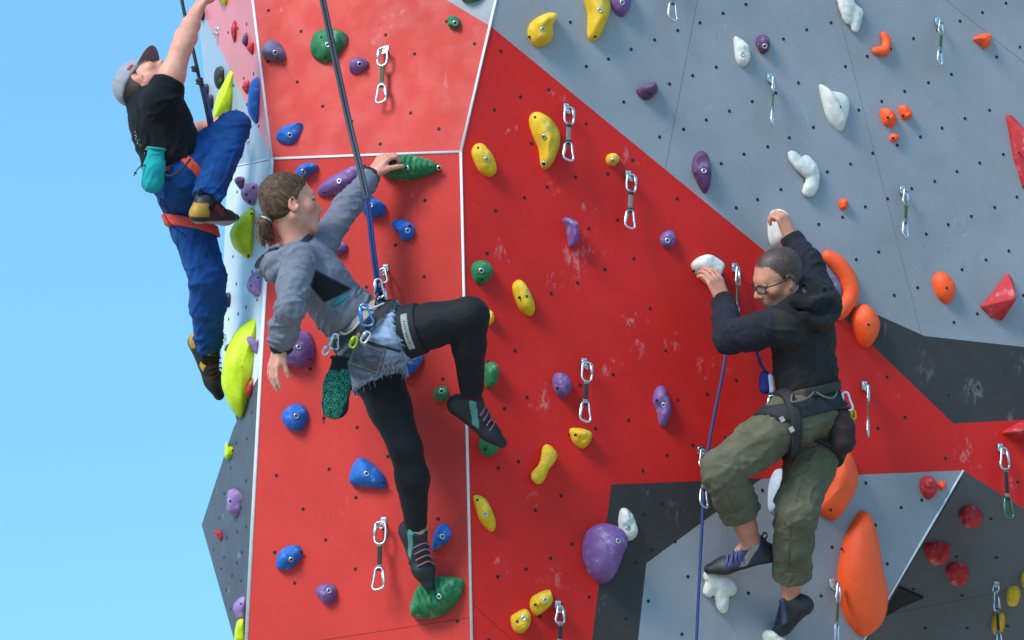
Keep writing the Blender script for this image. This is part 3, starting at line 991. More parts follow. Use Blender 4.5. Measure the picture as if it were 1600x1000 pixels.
hold('tilted blue oval hold at the lower left of the front face', 'AL', 'blue', [(437, 888), (440, 868), (452, 855), (470, 853), (476, 866), (468, 880), (452, 891)], .05, [('b', 455, 874), ('s', 471, 862)])
hold('small purple hold low on the front face left of the quickdraw', 'AL', 'purple', [(498, 926), (505, 914), (522, 913), (530, 924), (524, 940), (511, 944)], .045, [('b', 514, 923)])
hold('big green ribbed hold under the woman\'s lower shoe', 'AL', 'green', [(650, 962), (653, 936), (668, 910), (695, 901), (724, 904), (730, 916), (718, 944), (692, 964), (665, 968)], .085, [('b', 686, 932)], ribs=(0.42, 0.021, 0.0062), pw=(3, .6))
# ---- right face, red
hold('green hold on the right face just past the white edge', 'B1', 'green', [(733, 421), (740, 410), (757, 410), (766, 424), (762, 438), (749, 447), (738, 440)], .05, [('b', 752, 423), ('s', 753, 437)])
hold('green hold peeking out behind the woman\'s raised shin', 'B1', 'green', [(752, 578), (760, 567), (771, 570), (774, 588), (768, 604), (757, 607)], .05)
hold('round green foothold under the woman\'s raised shoe', 'B1', 'green', [(744, 694), (752, 683), (768, 684), (776, 697), (770, 711), (757, 715), (747, 707)], .055, [('s', 758, 703)])
hold('tiny yellow hold showing beside the woman\'s raised knee', 'B1', 'yellow', [(754, 492), (760, 485), (767, 490), (768, 503), (760, 510)], .035)
hold('yellow oval hold highest along the white edge of the right face', 'B2', 'yellow', [(734, 242), (740, 227), (752, 229), (766, 250), (771, 270), (762, 278), (746, 269)], .05, [('s', 747, 231), ('b', 760, 249)])
hold('yellow oval hold left of the crescent-shaped purple hold', 'B1', 'yellow', [(798, 453), (803, 440), (813, 441), (826, 462), (832, 486), (824, 495), (808, 482)], .045, [('s', 811, 465), ('s', 823, 463)])
hold('long curved yellow hold left of the highest red-face quickdraw', 'B2', 'yellow', [(823, 190), (830, 178), (845, 182), (864, 200), (870, 220), (864, 245), (852, 265), (842, 262), (838, 235), (828, 212)], .06, [('s', 836, 183), ('b', 850, 214), ('b', 850, 256)], rough_=.14)
hold('small yellow knob under the grey paint line', 'B2', 'yellow', [(944, 251), (947, 243), (957, 242), (963, 250), (958, 260), (948, 259)], .04, [('b', 958, 251)])
hold('purple crescent hold with a chalked inner lip', 'B2', 'purple', [(875, 346), (881, 342), (892, 350), (898, 368), (895, 384), (886, 388), (883, 372), (880, 358)], .06)
hold('small round purple hold below the second red-face quickdraw', 'B2', 'purple', [(1028, 374), (1035, 363), (1047, 363), (1051, 378), (1044, 389), (1032, 386)], .04, [('b', 1043, 376)])
hold('smooth purple hold left of the middle quickdraw on red', 'B2', 'purple', [(860, 595), (866, 584), (880, 588), (888, 605), (883, 618), (874, 624), (863, 612)], .05, [('s', 871, 607)])
hold('notched purple hold right of the middle quickdraw on red', 'B2', 'purple', [(1017, 628), (1022, 608), (1032, 605), (1041, 625), (1043, 645), (1036, 667), (1027, 664), (1024, 645)], .045, [('b', 1037, 633), ('s', 1026, 626)], dish=(1022, 640, 8, .02))
hold('squarish yellow hold below the middle quickdraw on red', 'B2', 'yellow', [(887, 672), (903, 671), (918, 678), (917, 692), (907, 702), (893, 693)], .05, [('s', 899, 680)], rough_=.16)
blob_hold('bone-shaped yellow hold with a chalky waist', 'B2', 'yellow', [[(838, 746, 11, 6), (847, 730, 8, 8), (855, 712, 12, 8)], [(855, 712, 11, 8), (853, 704, 8, 6)]], [('s', 838, 747), ('s', 862, 719)])
hold('yellow oval hold lowest along the white edge of the right face', 'B1', 'yellow', [(737, 780), (742, 774), (754, 780), (767, 804), (771, 824), (764, 831), (747, 813)], .045, [('s', 746, 781), ('b', 759, 803)])
hold('large smooth purple dome between the red and charcoal paint', 'C', 'purple', [(902, 856), (908, 833), (927, 820), (948, 826), (962, 847), (960, 872), (951, 897), (934, 914), (916, 903), (904, 880)], .13, [('b', 966, 845)], peak=(928, 850), dish=(953, 885, 24, .035), rough_=.04, pw=(2.2, .5))
hold('white chalky hold right of the big purple dome', 'C', 'white', [(963, 818), (966, 798), (974, 795), (985, 808), (991, 836), (978, 846), (966, 838)], .045, [('b', 982, 825)], rough_=.18)
hold('yellow hold left of the lowest red-face quickdraw', 'B1', 'yellow', [(825, 945), (830, 932), (852, 922), (858, 930), (857, 945), (838, 962), (829, 958)], .05, [('s', 836, 945), ('b', 852, 938)], rough_=.16)
hold('lowest yellow hold near the bottom edge of the red face', 'B1', 'yellow', [(795, 968), (800, 960), (817, 952), (824, 962), (823, 978), (812, 990), (800, 985)], .05, [('b', 818, 966), ('s', 808, 971)], rough_=.16)
# ---- right face, upper grey
hold('yellow lipped hold beside the white edge on grey', 'B2', 'yellow', [(821, 58), (823, 41), (838, 28), (855, 23), (863, 30), (857, 45), (856, 66), (842, 76), (828, 72)], .065, [('b', 848, 46), ('s', 827, 58)], ridge=((828, 40), (858, 30), .02, 10))
hold('long yellow horn-shaped hold at the top edge', 'B2', 'yellow', [(907, -12), (930, -16), (945, 3), (947, 20), (938, 45), (930, 63), (922, 67), (914, 58), (914, 25)], .06, [('b', 937, 16), ('s', 930, 57)])
hold('purple egg-shaped hold at the top edge beside the yellow horn', 'B2', 'purple', [(950, 5), (951, -15), (978, -14), (980, 12), (970, 28), (957, 22)], .05, [('b', 972, 4)], rough_=.04)
hold('dark plum half-moon hold on the grey near the red edge', 'B2', 'plum', [(991, 143), (1000, 138), (1019, 131), (1021, 147), (1009, 158), (997, 154)], .05, [('s', 1015, 146)])
hold('rough white shield-shaped hold on the upper grey', 'B2', 'white', [(1144, 62), (1150, 60), (1165, 74), (1169, 90), (1164, 102), (1155, 105), (1147, 92)], .035, [('b', 1160, 85)], rough_=.2)
hold('small plum oval hold right of the white shield', 'B2', 'plum', [(1178, 70), (1182, 58), (1193, 58), (1198, 70), (1195, 83), (1186, 85)], .04, [('b', 1195, 72)], rough_=.04)
hold('pointed plum hold with a chalked bite on the grey', 'B2', 'plum', [(1078, 268), (1081, 247), (1092, 238), (1102, 250), (1105, 283), (1098, 304), (1086, 288)], .05, [('b', 1100, 267), ('s', 1087, 272)], dish=(1084, 258, 9, .022), rough_=.05)
blob_hold('twisted three-lobed white hold in the middle of the grey', 'B2', 'white', [[(1236, 243, 8, 3), (1248, 258, 11, 5), (1262, 268, 13, 6)], [(1258, 250, 8, 4), (1268, 270, 10, 5), (1266, 290, 11, 5), (1260, 300, 10, 4)]], [('s', 1264, 263)], flat=.7)
hold('thin white wing-shaped hold with a pointed upper corner', 'B2', 'white', [(1277, 135), (1290, 143), (1310, 147), (1322, 158), (1321, 180), (1312, 206), (1300, 200), (1287, 180)], .04, [('s', 1313, 167)], ridge=((1285, 145), (1310, 190), .012, 8), rough_=.06)
blob_hold('forked white hold cut off by the top edge', 'B2', 'white', [[(1317, -12, 14, 4), (1321, 12, 13, 5), (1324, 32, 8, 4)], [(1336, 22, 11, 5), (1334, 46, 7, 4)], [(1321, 12, 11, 5), (1338, 20, 9, 5)]], [('s', 1334, 20)], flat=.7)
blob_hold('small orange crescent hold on the upper grey', 'B2', 'orange', [[(1379, 56, 6, 4), (1383, 68, 7, 5), (1379, 80, 8, 5), (1366, 80, 6, 4)]], flat=.9)
hold('small orange three-cornered hold at the upper right', 'B2', 'orange', [(1517, 63), (1528, 56), (1542, 55), (1542, 70), (1534, 78), (1526, 70)], .04)
hold('left of two orange ovals above the tiny orange button', 'B2', 'orange', [(1372, 178), (1376, 171), (1389, 175), (1397, 190), (1390, 200), (1378, 196)], .04, [('s', 1387, 184)])
hold('right of two orange ovals above the tiny orange button', 'B2', 'orange', [(1401, 171), (1408, 166), (1420, 177), (1419, 187), (1407, 187)], .035, [('s', 1411, 181)])
hold('tiny orange button hold below two orange ovals', 'B2', 'orange', [(1388, 215), (1392, 210), (1399, 211), (1401, 217), (1397, 222), (1390, 222)], .025, [('s', 1395, 216)])
hold('tiny orange button hold below the twisted white hold', 'B2', 'orange', [(1308, 319), (1312, 312), (1319, 313), (1322, 320), (1318, 328), (1311, 328)], .028)
hold('long red fin hold cut off by the right edge', 'B2', 'red', [(1565, 182), (1573, 184), (1600, 215), (1635, 262), (1620, 288), (1592, 297), (1577, 250)], .085, [('s', 1592, 238)], peak=(1590, 245), facet=True)
hold('orange leaf-shaped hold on the lower grey', 'B2', 'orange', [(1453, 440), (1460, 427), (1472, 429), (1485, 447), (1484, 466), (1475, 476), (1460, 464)], .05, [('s', 1479, 450)], rough_=.05)
hold('red shark-fin hold on the lower grey', 'B2', 'red', [(1525, 481), (1546, 458), (1567, 429), (1573, 438), (1570, 478), (1558, 503), (1541, 498)], .085, peak=(1553, 478), facet=True)
blob_hold('large orange C-shaped hold beside the man\'s hood', 'B2', 'orange', [[(1291, 401, 10, 4), (1306, 413, 13, 5), (1322, 436, 14, 5), (1327, 460, 13, 5), (1318, 480, 12, 4), (1309, 492, 10, 3)]], [('s', 1287, 424)], flat=.95, res=.006, amp=.0008)
blob_hold('grey dish inside the orange C-shaped hold', 'B2', 'slate', [[(1300, 440, 12, 1), (1306, 455, 12, 1)]], flat=.5)
hold('orange almond-shaped hold below the orange C', 'B2', 'orange', [(1325, 505), (1329, 486), (1340, 477), (1355, 487), (1366, 508), (1360, 533), (1346, 546), (1333, 530)], .07, [('s', 1357, 507)], rough_=.04)
hold('white rounded box hold pinched by the right man\'s left hand', 'B2', 'white', [(1075, 419), (1086, 404), (1098, 404), (1117, 417), (1116, 428), (1106, 447), (1097, 444)], .075, [('s', 1084, 424)], pw=(9, .5), rough_=.04)
hold('tall white curved hold gripped by the right man\'s right hand', 'B2', 'white', [(1195, 348), (1202, 331), (1216, 336), (1222, 355), (1228, 382), (1208, 390), (1197, 378)], .07, pw=(8, .5), rough_=.04)
hold('tall orange volume behind the right man\'s thigh', 'B2', 'orange', [(1306, 700), (1320, 708), (1331, 745), (1324, 775), (1302, 810), (1290, 812), (1268, 798), (1276, 778), (1288, 745), (1297, 720)], .08, [('s', 1278, 797), ('s', 1298, 797)], rough_=.06)
hold('very large orange teardrop volume on the lower grey', 'C', 'orange', [(1300, 920), (1303, 878), (1315, 832), (1334, 801), (1346, 805), (1355, 838), (1362, 888), (1372, 930), (1369, 968), (1352, 991), (1335, 994), (1316, 972), (1304, 942)], .11, [('s', 1315, 857), ('s', 1311, 932)], rough_=.03, pw=(2.4, .55))
hold('pale icy-blue hold hidden behind the right man\'s knees', 'C', 'ice', [(1196, 790), (1198, 755), (1208, 735), (1222, 740), (1220, 785), (1203, 802)], .06)
blob_hold('white knuckle-shaped foothold under the right man\'s raised shoe', 'C', 'white', [[(1106, 900, 11, 8), (1122, 912, 14, 10), (1136, 920, 12, 8)], [(1122, 918, 13, 8), (1127, 950, 9, 6)], [(1110, 915, 12, 6), (1104, 925, 8, 4)]], [('s', 1139, 921)])
hold('white foothold at the bottom edge under the right man', 'C', 'white', [(1187, 995), (1193, 985), (1206, 990), (1220, 1000), (1215, 1018), (1195, 1012)], .06)
hold('red rounded hold in the top corner of the lower grey', 'C', 'red', [(1433, 756), (1438, 746), (1450, 746), (1458, 760), (1455, 774), (1446, 781), (1436, 772)], .05, rough_=.14)
hold('tiny orange stub in the top corner of the lower grey', 'C', 'orange', [(1463, 758), (1466, 752), (1472, 753), (1473, 762), (1468, 767), (1464, 763)], .03)
hold('red lip-shaped hold cut off by the right edge', 'B2', 'red', [(1562, 679), (1575, 668), (1592, 660), (1640, 650), (1645, 690), (1622, 700), (1592, 692)], .06, ridge=((1570, 678), (1630, 672), .025, 8))
# ---- underside
hold('topmost dark red hold in the shaded underside', 'D', 'red', [(1498, 797), (1507, 785), (1522, 785), (1535, 797), (1530, 811), (1510, 809)], .06, rough_=.2)
hold('dark red hold beside the white prow edge in the shade', 'D', 'red', [(1443, 848), (1452, 842), (1480, 843), (1486, 852), (1478, 866), (1455, 868)], .06, rough_=.15)
hold('lowest dark red hold in the shaded underside', 'D', 'red', [(1478, 884), (1487, 873), (1505, 875), (1514, 887), (1508, 901), (1488, 898)], .06, rough_=.2)
hold('yellow hold in the shaded underside near the right edge', 'D', 'yellow', [(1572, 926), (1576, 913), (1590, 911), (1595, 922), (1590, 935), (1576, 936)], .05)
hold('yellow hold behind the dangling dark strap', 'D', 'yellow', [(1549, 968), (1554, 955), (1568, 953), (1571, 968), (1564, 981), (1552, 980)], .05)
hold('yellow hold cut off by the right edge in the shade', 'D', 'yellow', [(1595, 898), (1600, 888), (1620, 890), (1622, 908), (1600, 907)], .05)
# ---- left side facets
hold('red hold highest on the pink side face', 'U1', 'red', [(361, 48), (365, 33), (369, 36), (369, 62), (365, 66)], .03, [('s', 365, 50)])
hold('dark purple hold beside a red one on the pink side face', 'U1', 'plum', [(378, 62), (384, 51), (388, 58), (387, 72), (381, 70)], .03)
hold('red hold against the white edge below the dark purple one', 'U1', 'red', [(386, 74), (393, 63), (398, 66), (396, 85), (390, 82)], .03)
hold('black hold behind the left man\'s raised wrist', 'U1', 'black', [(310, 26), (313, 12), (320, 14), (320, 28), (314, 32)], .04)
hold('black egg-shaped hold above the lime fin', 'U1', 'black', [(334, 122), (338, 107), (351, 104), (353, 120), (349, 137), (339, 138)], .05, [('s', 350, 123)])
hold('upper of two black holds behind the dark rope', 'U1', 'black', [(315, 140), (320, 131), (327, 133), (327, 148), (319, 150)], .04)
hold('lower of two black holds behind the dark rope', 'U1', 'black', [(322, 158), (327, 148), (334, 150), (334, 165), (327, 171)], .04)
hold('lime green pointed fin above the left man\'s knee', 'U1', 'lime', [(331, 190), (340, 150), (354, 120), (365, 103), (368, 112), (367, 164), (350, 186)], .07)
hold('small red hold half behind the tall blue hold', 'U1', 'red', [(378, 134), (388, 123), (392, 130), (388, 146), (381, 142)], .03)
hold('tall blue hold on the white edge beside the left man\'s knee', 'U1', 'blue', [(387, 160), (391, 132), (401, 119), (409, 125), (411, 152), (405, 190), (398, 192), (389, 178)], .05, [('s', 395, 159)])
hold('dark plum hold in the shadow on the pale side face', 'U2', 'plum', [(366, 282), (372, 276), (384, 278), (386, 290), (376, 296)], .04)
hold('violet two-hole hold behind the woman\'s hair', 'U2', 'violet', [(376, 300), (385, 290), (402, 285), (412, 298), (408, 318), (392, 320), (380, 313)], .06, [('s', 385, 304), ('s', 396, 293), ('s', 390, 316)])
hold('lime green half-disc hold under the left man\'s bent shoe', 'U2', 'lime', [(359, 366), (372, 342), (396, 323), (399, 332), (399, 398), (394, 411), (371, 392)], .09, [('s', 393, 334), ('s', 388, 400)])
hold('small red hold behind the woman\'s ponytail', 'U2', 'red', [(407, 378), (410, 362), (416, 362), (418, 376), (412, 385)], .03)
hold('violet hold on the white edge under the woman\'s hood', 'U2', 'violet', [(386, 445), (393, 430), (412, 424), (413, 462), (404, 465), (390, 456)], .06, [('s', 393, 447), ('s', 403, 434)])
hold('black hold beside the left man\'s straight knee', 'U2', 'black', [(346, 468), (351, 459), (362, 459), (363, 478), (355, 480)], .04, [('s', 357, 472)])
hold('huge lime green half-round volume beside the left man\'s foot', 'U2', 'lime', [(345, 600), (350, 553), (368, 517), (396, 495), (405, 492), (404, 560), (396, 598), (384, 638), (374, 652), (356, 630)], .13)
hold('violet horn-shaped hold in front of the huge lime volume', 'U2', 'violet', [(385, 531), (390, 525), (400, 531), (406, 532), (405, 556), (397, 550)], .05)
hold('red hold at the foot of the huge lime volume', 'U3', 'red', [(384, 614), (388, 599), (396, 590), (397, 606), (392, 618)], .03)
hold('small black hold behind the huge lime volume', 'U2', 'black', [(351, 548), (354, 539), (360, 538), (360, 550)], .03)
hold('small lime green hold on the charcoal side face', 'U3', 'lime', [(351, 714), (353, 691), (358, 697), (366, 700), (369, 709), (358, 717)], .035, [('s', 364, 704)])
hold('violet hold in the middle of the charcoal side face', 'U3', 'violet', [(354, 788), (357, 767), (369, 763), (380, 770), (388, 776), (382, 798), (371, 807), (357, 801)], .05, [('s', 360, 783), ('s', 367, 788)])
hold('small flat red hold at the outer corner of the charcoal side', 'U3', 'red', [(334, 830), (344, 829), (352, 838), (346, 847)], .03, [('s', 344, 837)])
hold('violet hold low on the white edge at the bottom left', 'U4', 'violet', [(364, 950), (371, 937), (385, 934), (386, 968), (374, 969)], .05, [('s', 374, 950), ('s', 377, 944)])
hold('lime green hold cut off by the bottom edge', 'U4', 'lime', [(367, 1003), (369, 975), (378, 965), (383, 972), (383, 1008)], .05, [('s', 373, 983)])
hold('lime green hold under the left man\'s raised hand', 'U1', 'lime', [(334, -8), (342, 1), (352, 9), (357, 0), (354, -14)], .06)

# ------------------------------------------------------------------ quickdraws
M_sling = {k: mat('sling_' + k, c, 0.85, var=0.3, vscale=160, bump=0.3, bscale=500) for k, c in
           {'olive': (0.075, 0.085, 0.035), 'black': (0.018, 0.018, 0.02), 'grey': (0.16, 0.16, 0.15), 'brown': (0.13, 0.09, 0.05), 'green': (0.05, 0.10, 0.035)}.items()}
M_green_alu = mat('green_anodised', (0.08, 0.22, 0.12), 0.3, 0.9)
def biner_path(kind):
    """asymmetric D in its own plane: x across, z down from the top"""
    if kind == 'oval':
        P = [(0, 0), (0.017, -0.006), (0.022, -0.022), (0.022, -0.062), (0.017, -0.080), (0, -0.088), (-0.017, -0.080), (-0.022, -0.062), (-0.022, -0.022), (-0.017, -0.006)]
    else:
        P = [(0.002, 0), (0.015, -0.006), (0.018, -0.020), (0.022, -0.050), (0.027, -0.074), (0.018, -0.088), (-0.004, -0.086), (-0.019, -0.076), (-0.020, -0.045), (-0.014, -0.010)]
    return catmull(np.array(P), 5, True)

def carabiner(parent, top, down, across, kind='d', m=None, gate_side=1, r=0.0046, name='carabiner', scale=1.0, locker=False):
    B = biner_path(kind) * scale
    if gate_side < 0: B = B * np.array([-1, 1])
    P = top + np.outer(B[:, 0], across) - np.outer(B[:, 1], down)
    v, f, _ = tube(P, r, 8, True)
    c = obj(name, v, f, m or M_alu, parent, base=top)
    g = -1 if gate_side > 0 else 1
    a = top + across * (-g * -1) * 0 + across * 0
    i0 = B[int(len(B) * 0.72)]; i1 = B[int(len(B) * 0.93)]
    q0 = top + across * i0[0] - down * i0[1]; q1 = top + across * i1[0] - down * i1[1]
    v, f, _ = tube([q0, (q0 + q1) / 2, q1], r * (1.55 if locker else 1.18), 8)
    obj('gate', v, f, m or M_alu, c)
    return c

M_hanger = mat('steel_hanger', (0.66, 0.66, 0.66), 0.35, 1.0, var=0.12, vscale=90, bump=0.1)
def hanger(c, n, down, big=1.0):
    """bolt hanger: plate against the wall with an eye bent out from it"""
    s = nrm(np.cross(down, n))
    mb = MB()
    v, f = box(c + n * 0.0025, s, n, down, 0.011 * big, 0.0022, 0.017 * big); mb.add(v, f)
    eye = [c + down * 0.010 + s * 0.010 + n * 0.004, c + down * 0.018 + s * 0.012 + n * 0.022, c + down * 0.026 + s * 0.004 + n * 0.030, c + down * 0.026 - s * 0.006 + n * 0.028, c + down * 0.016 - s * 0.011 + n * 0.016, c + down * 0.008 - s * 0.010 + n * 0.004]
    v, f, _ = tube(catmull(eye, 4), 0.0034, 6); mb.add(v, f)
    o = obj('bolt_hanger', mb.V(), mb.f, M_hanger, wall, smooth=False)
    bolt(c + n * 0.0052 - down * 0.004, n, o, 0.0055)
    return o

def quickdraw(label, fc, x0, y0, x1, y1, sling='olive', face=0.0, kind='d', gs=1, out=0.035, bottom_m=None, dd=None):
    pl = FA[fc]; c = pl.hit(x0, y0)
    hn = nrm(np.array([pl.n[0], pl.n[1], 0]))
    hanger(c, pl.n, nrm(-pl.v))
    top = c + pl.n * out - np.array([0, 0, 0.012])
    L = 0.245
    r = ray(x1, y1)
    # lowest point on the sight line of its pixel, straight below the hanger as far as the pixel allows
    dep = depth_of(top) - (math.sin(PITCH) * L if dd is None else dd)
    low = CAM + r * dep
    down = nrm(low - top); L = np.linalg.norm(low - top)
    ac = nrm(np.cross(down, FZ)); ac = nrm(ac * math.cos(face) + np.cross(down, ac) * math.sin(face))
    t = empty('quickdraw', top)
    s = L / 0.245
    k = min(1.05, max(0.8, s))
    c1 = carabiner(t, top - down * 0.008, down, ac, 'oval' if kind == 'oval' else 'd', gate_side=gs, scale=0.95 * k)
    l0 = top + down * (0.065 * k); l1 = low - down * (0.070 * k)
    v, f, _ = tube([l0, l0 * .7 + l1 * .3, l0 * .3 + l1 * .7, l1], 0, 10, flat=(0.0092, 0.003), ref=ac)
    obj('sling', v, f, M_sling[sling], t)
    for q in (0.12, 0.88):
        p = l0 * (1 - q) + l1 * q
        v, f, _ = tube([p - down * 0.009, p, p + down * 0.009], 0, 10, flat=(0.0102, 0.0044), ref=ac)
        obj('stitching', v, f, M_sling['grey' if sling != 'grey' else 'black'], t)
    carabiner(t, l1 - down * 0.012, down, ac, 'd', gate_side=-gs, m=bottom_m, scale=(np.linalg.norm(low - l1) + 0.012) / 0.088)
    return tag(t, label, 'quickdraw', 'quickdraws hanging from bolt hangers')

quickdraw('silver quickdraw with olive sling on the upper front face', 'AU', 603, 79, 596, 160, 'olive', .35, 'oval')
quickdraw('silver quickdraw with striped black sling low on the front face', 'AL', 600, 815, 592, 921, 'black', .3, 'oval')
quickdraw('quickdraw on red beside the long curved yellow hold', 'B2', 884, 169, 887, 250, 'grey', -.3, 'oval', -1)
quickdraw('quickdraw on red above the small round purple hold', 'B2', 981, 274, 983, 356, 'grey', -.3, 'oval', -1)
quickdraw('quickdraw on red between the smooth and the notched purple holds', 'B2', 912, 567, 913, 658, 'black', -.25, 'oval', -1)
quickdraw('quickdraw on red cut off by the bottom edge', 'B1', 871, 946, 874, 1030, 'black', -.5, 'd', -1)
quickdraw('quickdraw beside the right man\'s face holding his blue rope', 'B2', 1147, 418, 1151, 506, 'brown', -1.15, 'd', -1)
quickdraw('quickdraw hanging in front of the right man\'s knee', 'B2', 1093, 703, 1099, 791, 'olive', -.8, 'd', -1, dd=.12)
quickdraw('edge-on quickdraw with brown sling behind the right man\'s chalk bag', 'B2', 1350, 603, 1356, 682, 'brown', -1.35, 'd', -1)
quickdraw('quickdraw leaning right on red at the far right', 'B2', 1562, 700, 1576, 809, 'black', -.6, 'd', -1, bottom_m=M_green_alu)
quickdraw('quickdraw in front of the orange teardrop volume', 'C', 1299, 911, 1306, 1004, 'green', -1.1, 'd', -1, out=.06)
quickdraw('dark strapped quickdraw dangling from the shaded underside', 'D', 1557, 912, 1562, 1020, 'black', -.9, 'd', -1)
quickdraw('quickdraw cut off by the top edge of the grey face', 'B2', 1046, -52, 1050, 31, 'olive', -.6, 'd', -1)
quickdraw('edge-on quickdraw with green sling below the plum oval hold', 'B2', 1202, 122, 1206, 196, 'green', -1.35, 'd', -1)
quickdraw('quickdraw high on the grey face near the orange crescent', 'B2', 1464, 34, 1468, 100, 'green', -.9, 'd', -1)
quickdraw('quickdraw in the middle right of the grey face', 'B2', 1409, 297, 1414, 370, 'olive', -.85, 'd', -1)
quickdraw('quickdraw on the front face behind the woman\'s tie-in knot', 'AL', 603, 420, 598, 474, 'black', .35, 'd', 1)
for fc, x, y in (('U1', 340, 48), ('U1', 388, 216), ('U2', 352, 524), ('U2', 393, 566)):
    c = FA[fc].hit(x, y)
    hanger(c, nrm(FA[fc].n + 0.6 * nrm(CAM - c)), nrm(-FA[fc].v))

# ------------------------------------------------------------------ ropes
M_rope_dark = rope_mat('slate_rope', (0.045, 0.048, 0.062), (0.10, 0.105, 0.13))
M_rope_blue = rope_mat('blue_rope', (0.010, 0.032, 0.145), (0.03, 0.075, 0.26))
M_rope_black = rope_mat('charcoal_rope', (0.018, 0.019, 0.024), (0.06, 0.06, 0.075))
# ================================================================== people
def R_(px): return px / 420.0

def head_field(F, c, f, u, s, neck, nr=0.054, fem=False):
    """skull, face, jaw, nose, lips, ears and neck in the head's own frame (centimetres: forward, up, left)"""
    f = nrm(f); u = nrm(u - f * (u @ f)); l = np.cross(u, f)
    q = s / 100.0
    P = lambda a, b, d: c + q * (a * f + b * u + d * l)
    ax = (f, u, l)
    E = lambda a, b, d, ra, rb, rc, k=.02, op='u': F.ell(P(a, b, d), ax, np.array([ra, rb, rc]) * q, k, op)
    E(-1.3, 3.4, 0, 9.4, 7.9, 7.4)
    E(3.0, -1.5, 0, 6.3, 8.5, 6.1, .025)
    jw = 4.6 if fem else 5.2
    for sd in (-1, 1):
        F.cone(P(-0.5, -5.6, sd * jw), P(6.0, -9.8, sd * 1.9), 2.0 * q, 1.7 * q, .02)
        F.ball(P(5.3, -2.8, sd * 4.7), 2.0 * q, .022)
        E(9.2, -0.7, sd * 3.3, 2.2, 1.35, 1.7, .010, 's')
        F.cone(P(8.0, 0.25, sd * 4.6), P(8.5, 0.45, sd * 2.0), .52 * q, .55 * q, .008)
        F.cone(P(7.8, -1.75, sd * 4.4), P(8.2, -1.95, sd * 2.2), .45 * q, .45 * q, .01)
        F.ball(P(7.25, -0.75, sd * 3.3), 1.35 * q, .004)
        F.ball(P(9.7, -4.1, sd * 1.15), .80 * q, .008)
        eu = nrm(u - 0.25 * f)
        F.ell(P(-1.3, -1.7, sd * 7.3), (nrm(f + .25 * u), eu, nrm(l * sd - .5 * f)), np.array([1.9, 3.3, .75]) * q, .006)
        F.ell(P(-.7, -1.3, sd * 7.9), (nrm(f + .25 * u), eu, nrm(l * sd - .5 * f)), np.array([1.0, 1.9, .55]) * q, .005, 's')
    E(7.0, 2.0, 0, 2.3, 1.5, 4.4, .02)
    F.cone(P(8.9, .6, 0), P(11.0, -3.3, 0), .75 * q, .95 * q, .012)
    F.ball(P(10.9, -3.7, 0), .95 * q, .008)
    F.ball(P(7.2, -10.0, 0), 1.9 * q, .022)
    E(7.4, -6.8, 0, 2.3, 2.4, 3.0, .02)
    F.cone(P(8.9, -6.2, 1.9), P(9.75, -6.0, 0), .40 * q, .60 * q, .007); F.cone(P(8.9, -6.2, -1.9), P(9.75, -6.0, 0), .40 * q, .60 * q, .007)
    F.cone(P(8.8, -7.2, 1.6), P(9.5, -7.3, 0), .45 * q, .65 * q, .007); F.cone(P(8.8, -7.2, -1.6), P(9.5, -7.3, 0), .45 * q, .65 * q, .007)
    F.cone(P(9.6, -6.65, 2.2), P(10.4, -6.65, 0), .16 * q, .2 * q, .003, op='s'); F.cone(P(9.6, -6.65, -2.2), P(10.4, -6.65, 0), .16 * q, .2 * q, .003, op='s')
    F.cone(P(-2.6, -5, 0), neck, nr, nr * 1.08, .03)
    F.cone(P(1.5, -8, 0), neck + f * .02, nr * .7, nr * .8, .03)
    return P, ax, q

def hand_field(F, w, d, n, th, curl=(.5, .6, .4), spread=.08, s=1.0, thumb=(.6, .5), lens=(.074, .082, .076, .060)):
    """palm, four jointed fingers and a thumb; d = wrist to knuckles, n = where the palm faces, th = thumb side along d x n"""
    d = nrm(d); n = nrm(n - d * (n @ d)); l = np.cross(d, n) * th
    K_ = [w + s * (d * (.088 - .004 * abs(i - 1)) + l * (.030 - .0205 * i)) for i in range(4)]
    F.cone(w - d * .02 * s, w + d * .03 * s, .026 * s, .027 * s, .014, (n, .72))
    for i in range(4):
        F.cone(w + l * s * (.015 - .010 * i) + d * .012 * s, K_[i] - d * .006 * s, .0175 * s, .0125 * s, .012, (n, .85))
    tips = []
    for i in range(4):
        L = [lens[i] * s * x for x in (.45, .31, .26)]
        a = 0.0; p = K_[i]; rad = [.0098, .0092, .0082, .0068]
        side = l * spread * (1.5 - i) / 1.5
        for j in range(3):
            a += curl[j] * (1.0 + .06 * (i - 1))
            q = p + L[j] * nrm(d * math.cos(a) + n * math.sin(a) + side * math.cos(a))
            F.cone(p, q, rad[j] * s, rad[j + 1] * s, .004)
            p = q
        tips.append(p)
    b = w + s * (d * .024 + l * .026 + n * .006)
    td = nrm(d * math.cos(thumb[0]) + l * math.sin(thumb[0]) + n * .35)
    p1 = b + td * .040 * s
    td2 = nrm(td + n * thumb[1] + d * .25); p2 = p1 + td2 * .031 * s
    td3 = nrm(td2 + n * thumb[1] * .6 + d * .2); p3 = p2 + td3 * .024 * s
    F.cone(b, p1, .0155 * s, .0115 * s, .010); F.cone(p1, p2, .0112 * s, .0098 * s, .004); F.cone(p2, p3, .0098 * s, .0078 * s, .004)
    return tips

class Person:
    def __init__(s, label, base):
        s.o = empty('person', base); tag(s.o, label, 'person')
        s.skin = Field()
    def part(s, name, V, F, m, col=None, parent=None, label=None):
        o = obj(name, V, F, m, parent or s.o, col=col)
        if label: o['label'] = label
        return o

def lin(r, g, b):
    f = lambda c: (c / 255 / 12.92) if c / 255 <= .04045 else ((c / 255 + .055) / 1.055) ** 2.4
    return np.array([f(r), f(g), f(b)])

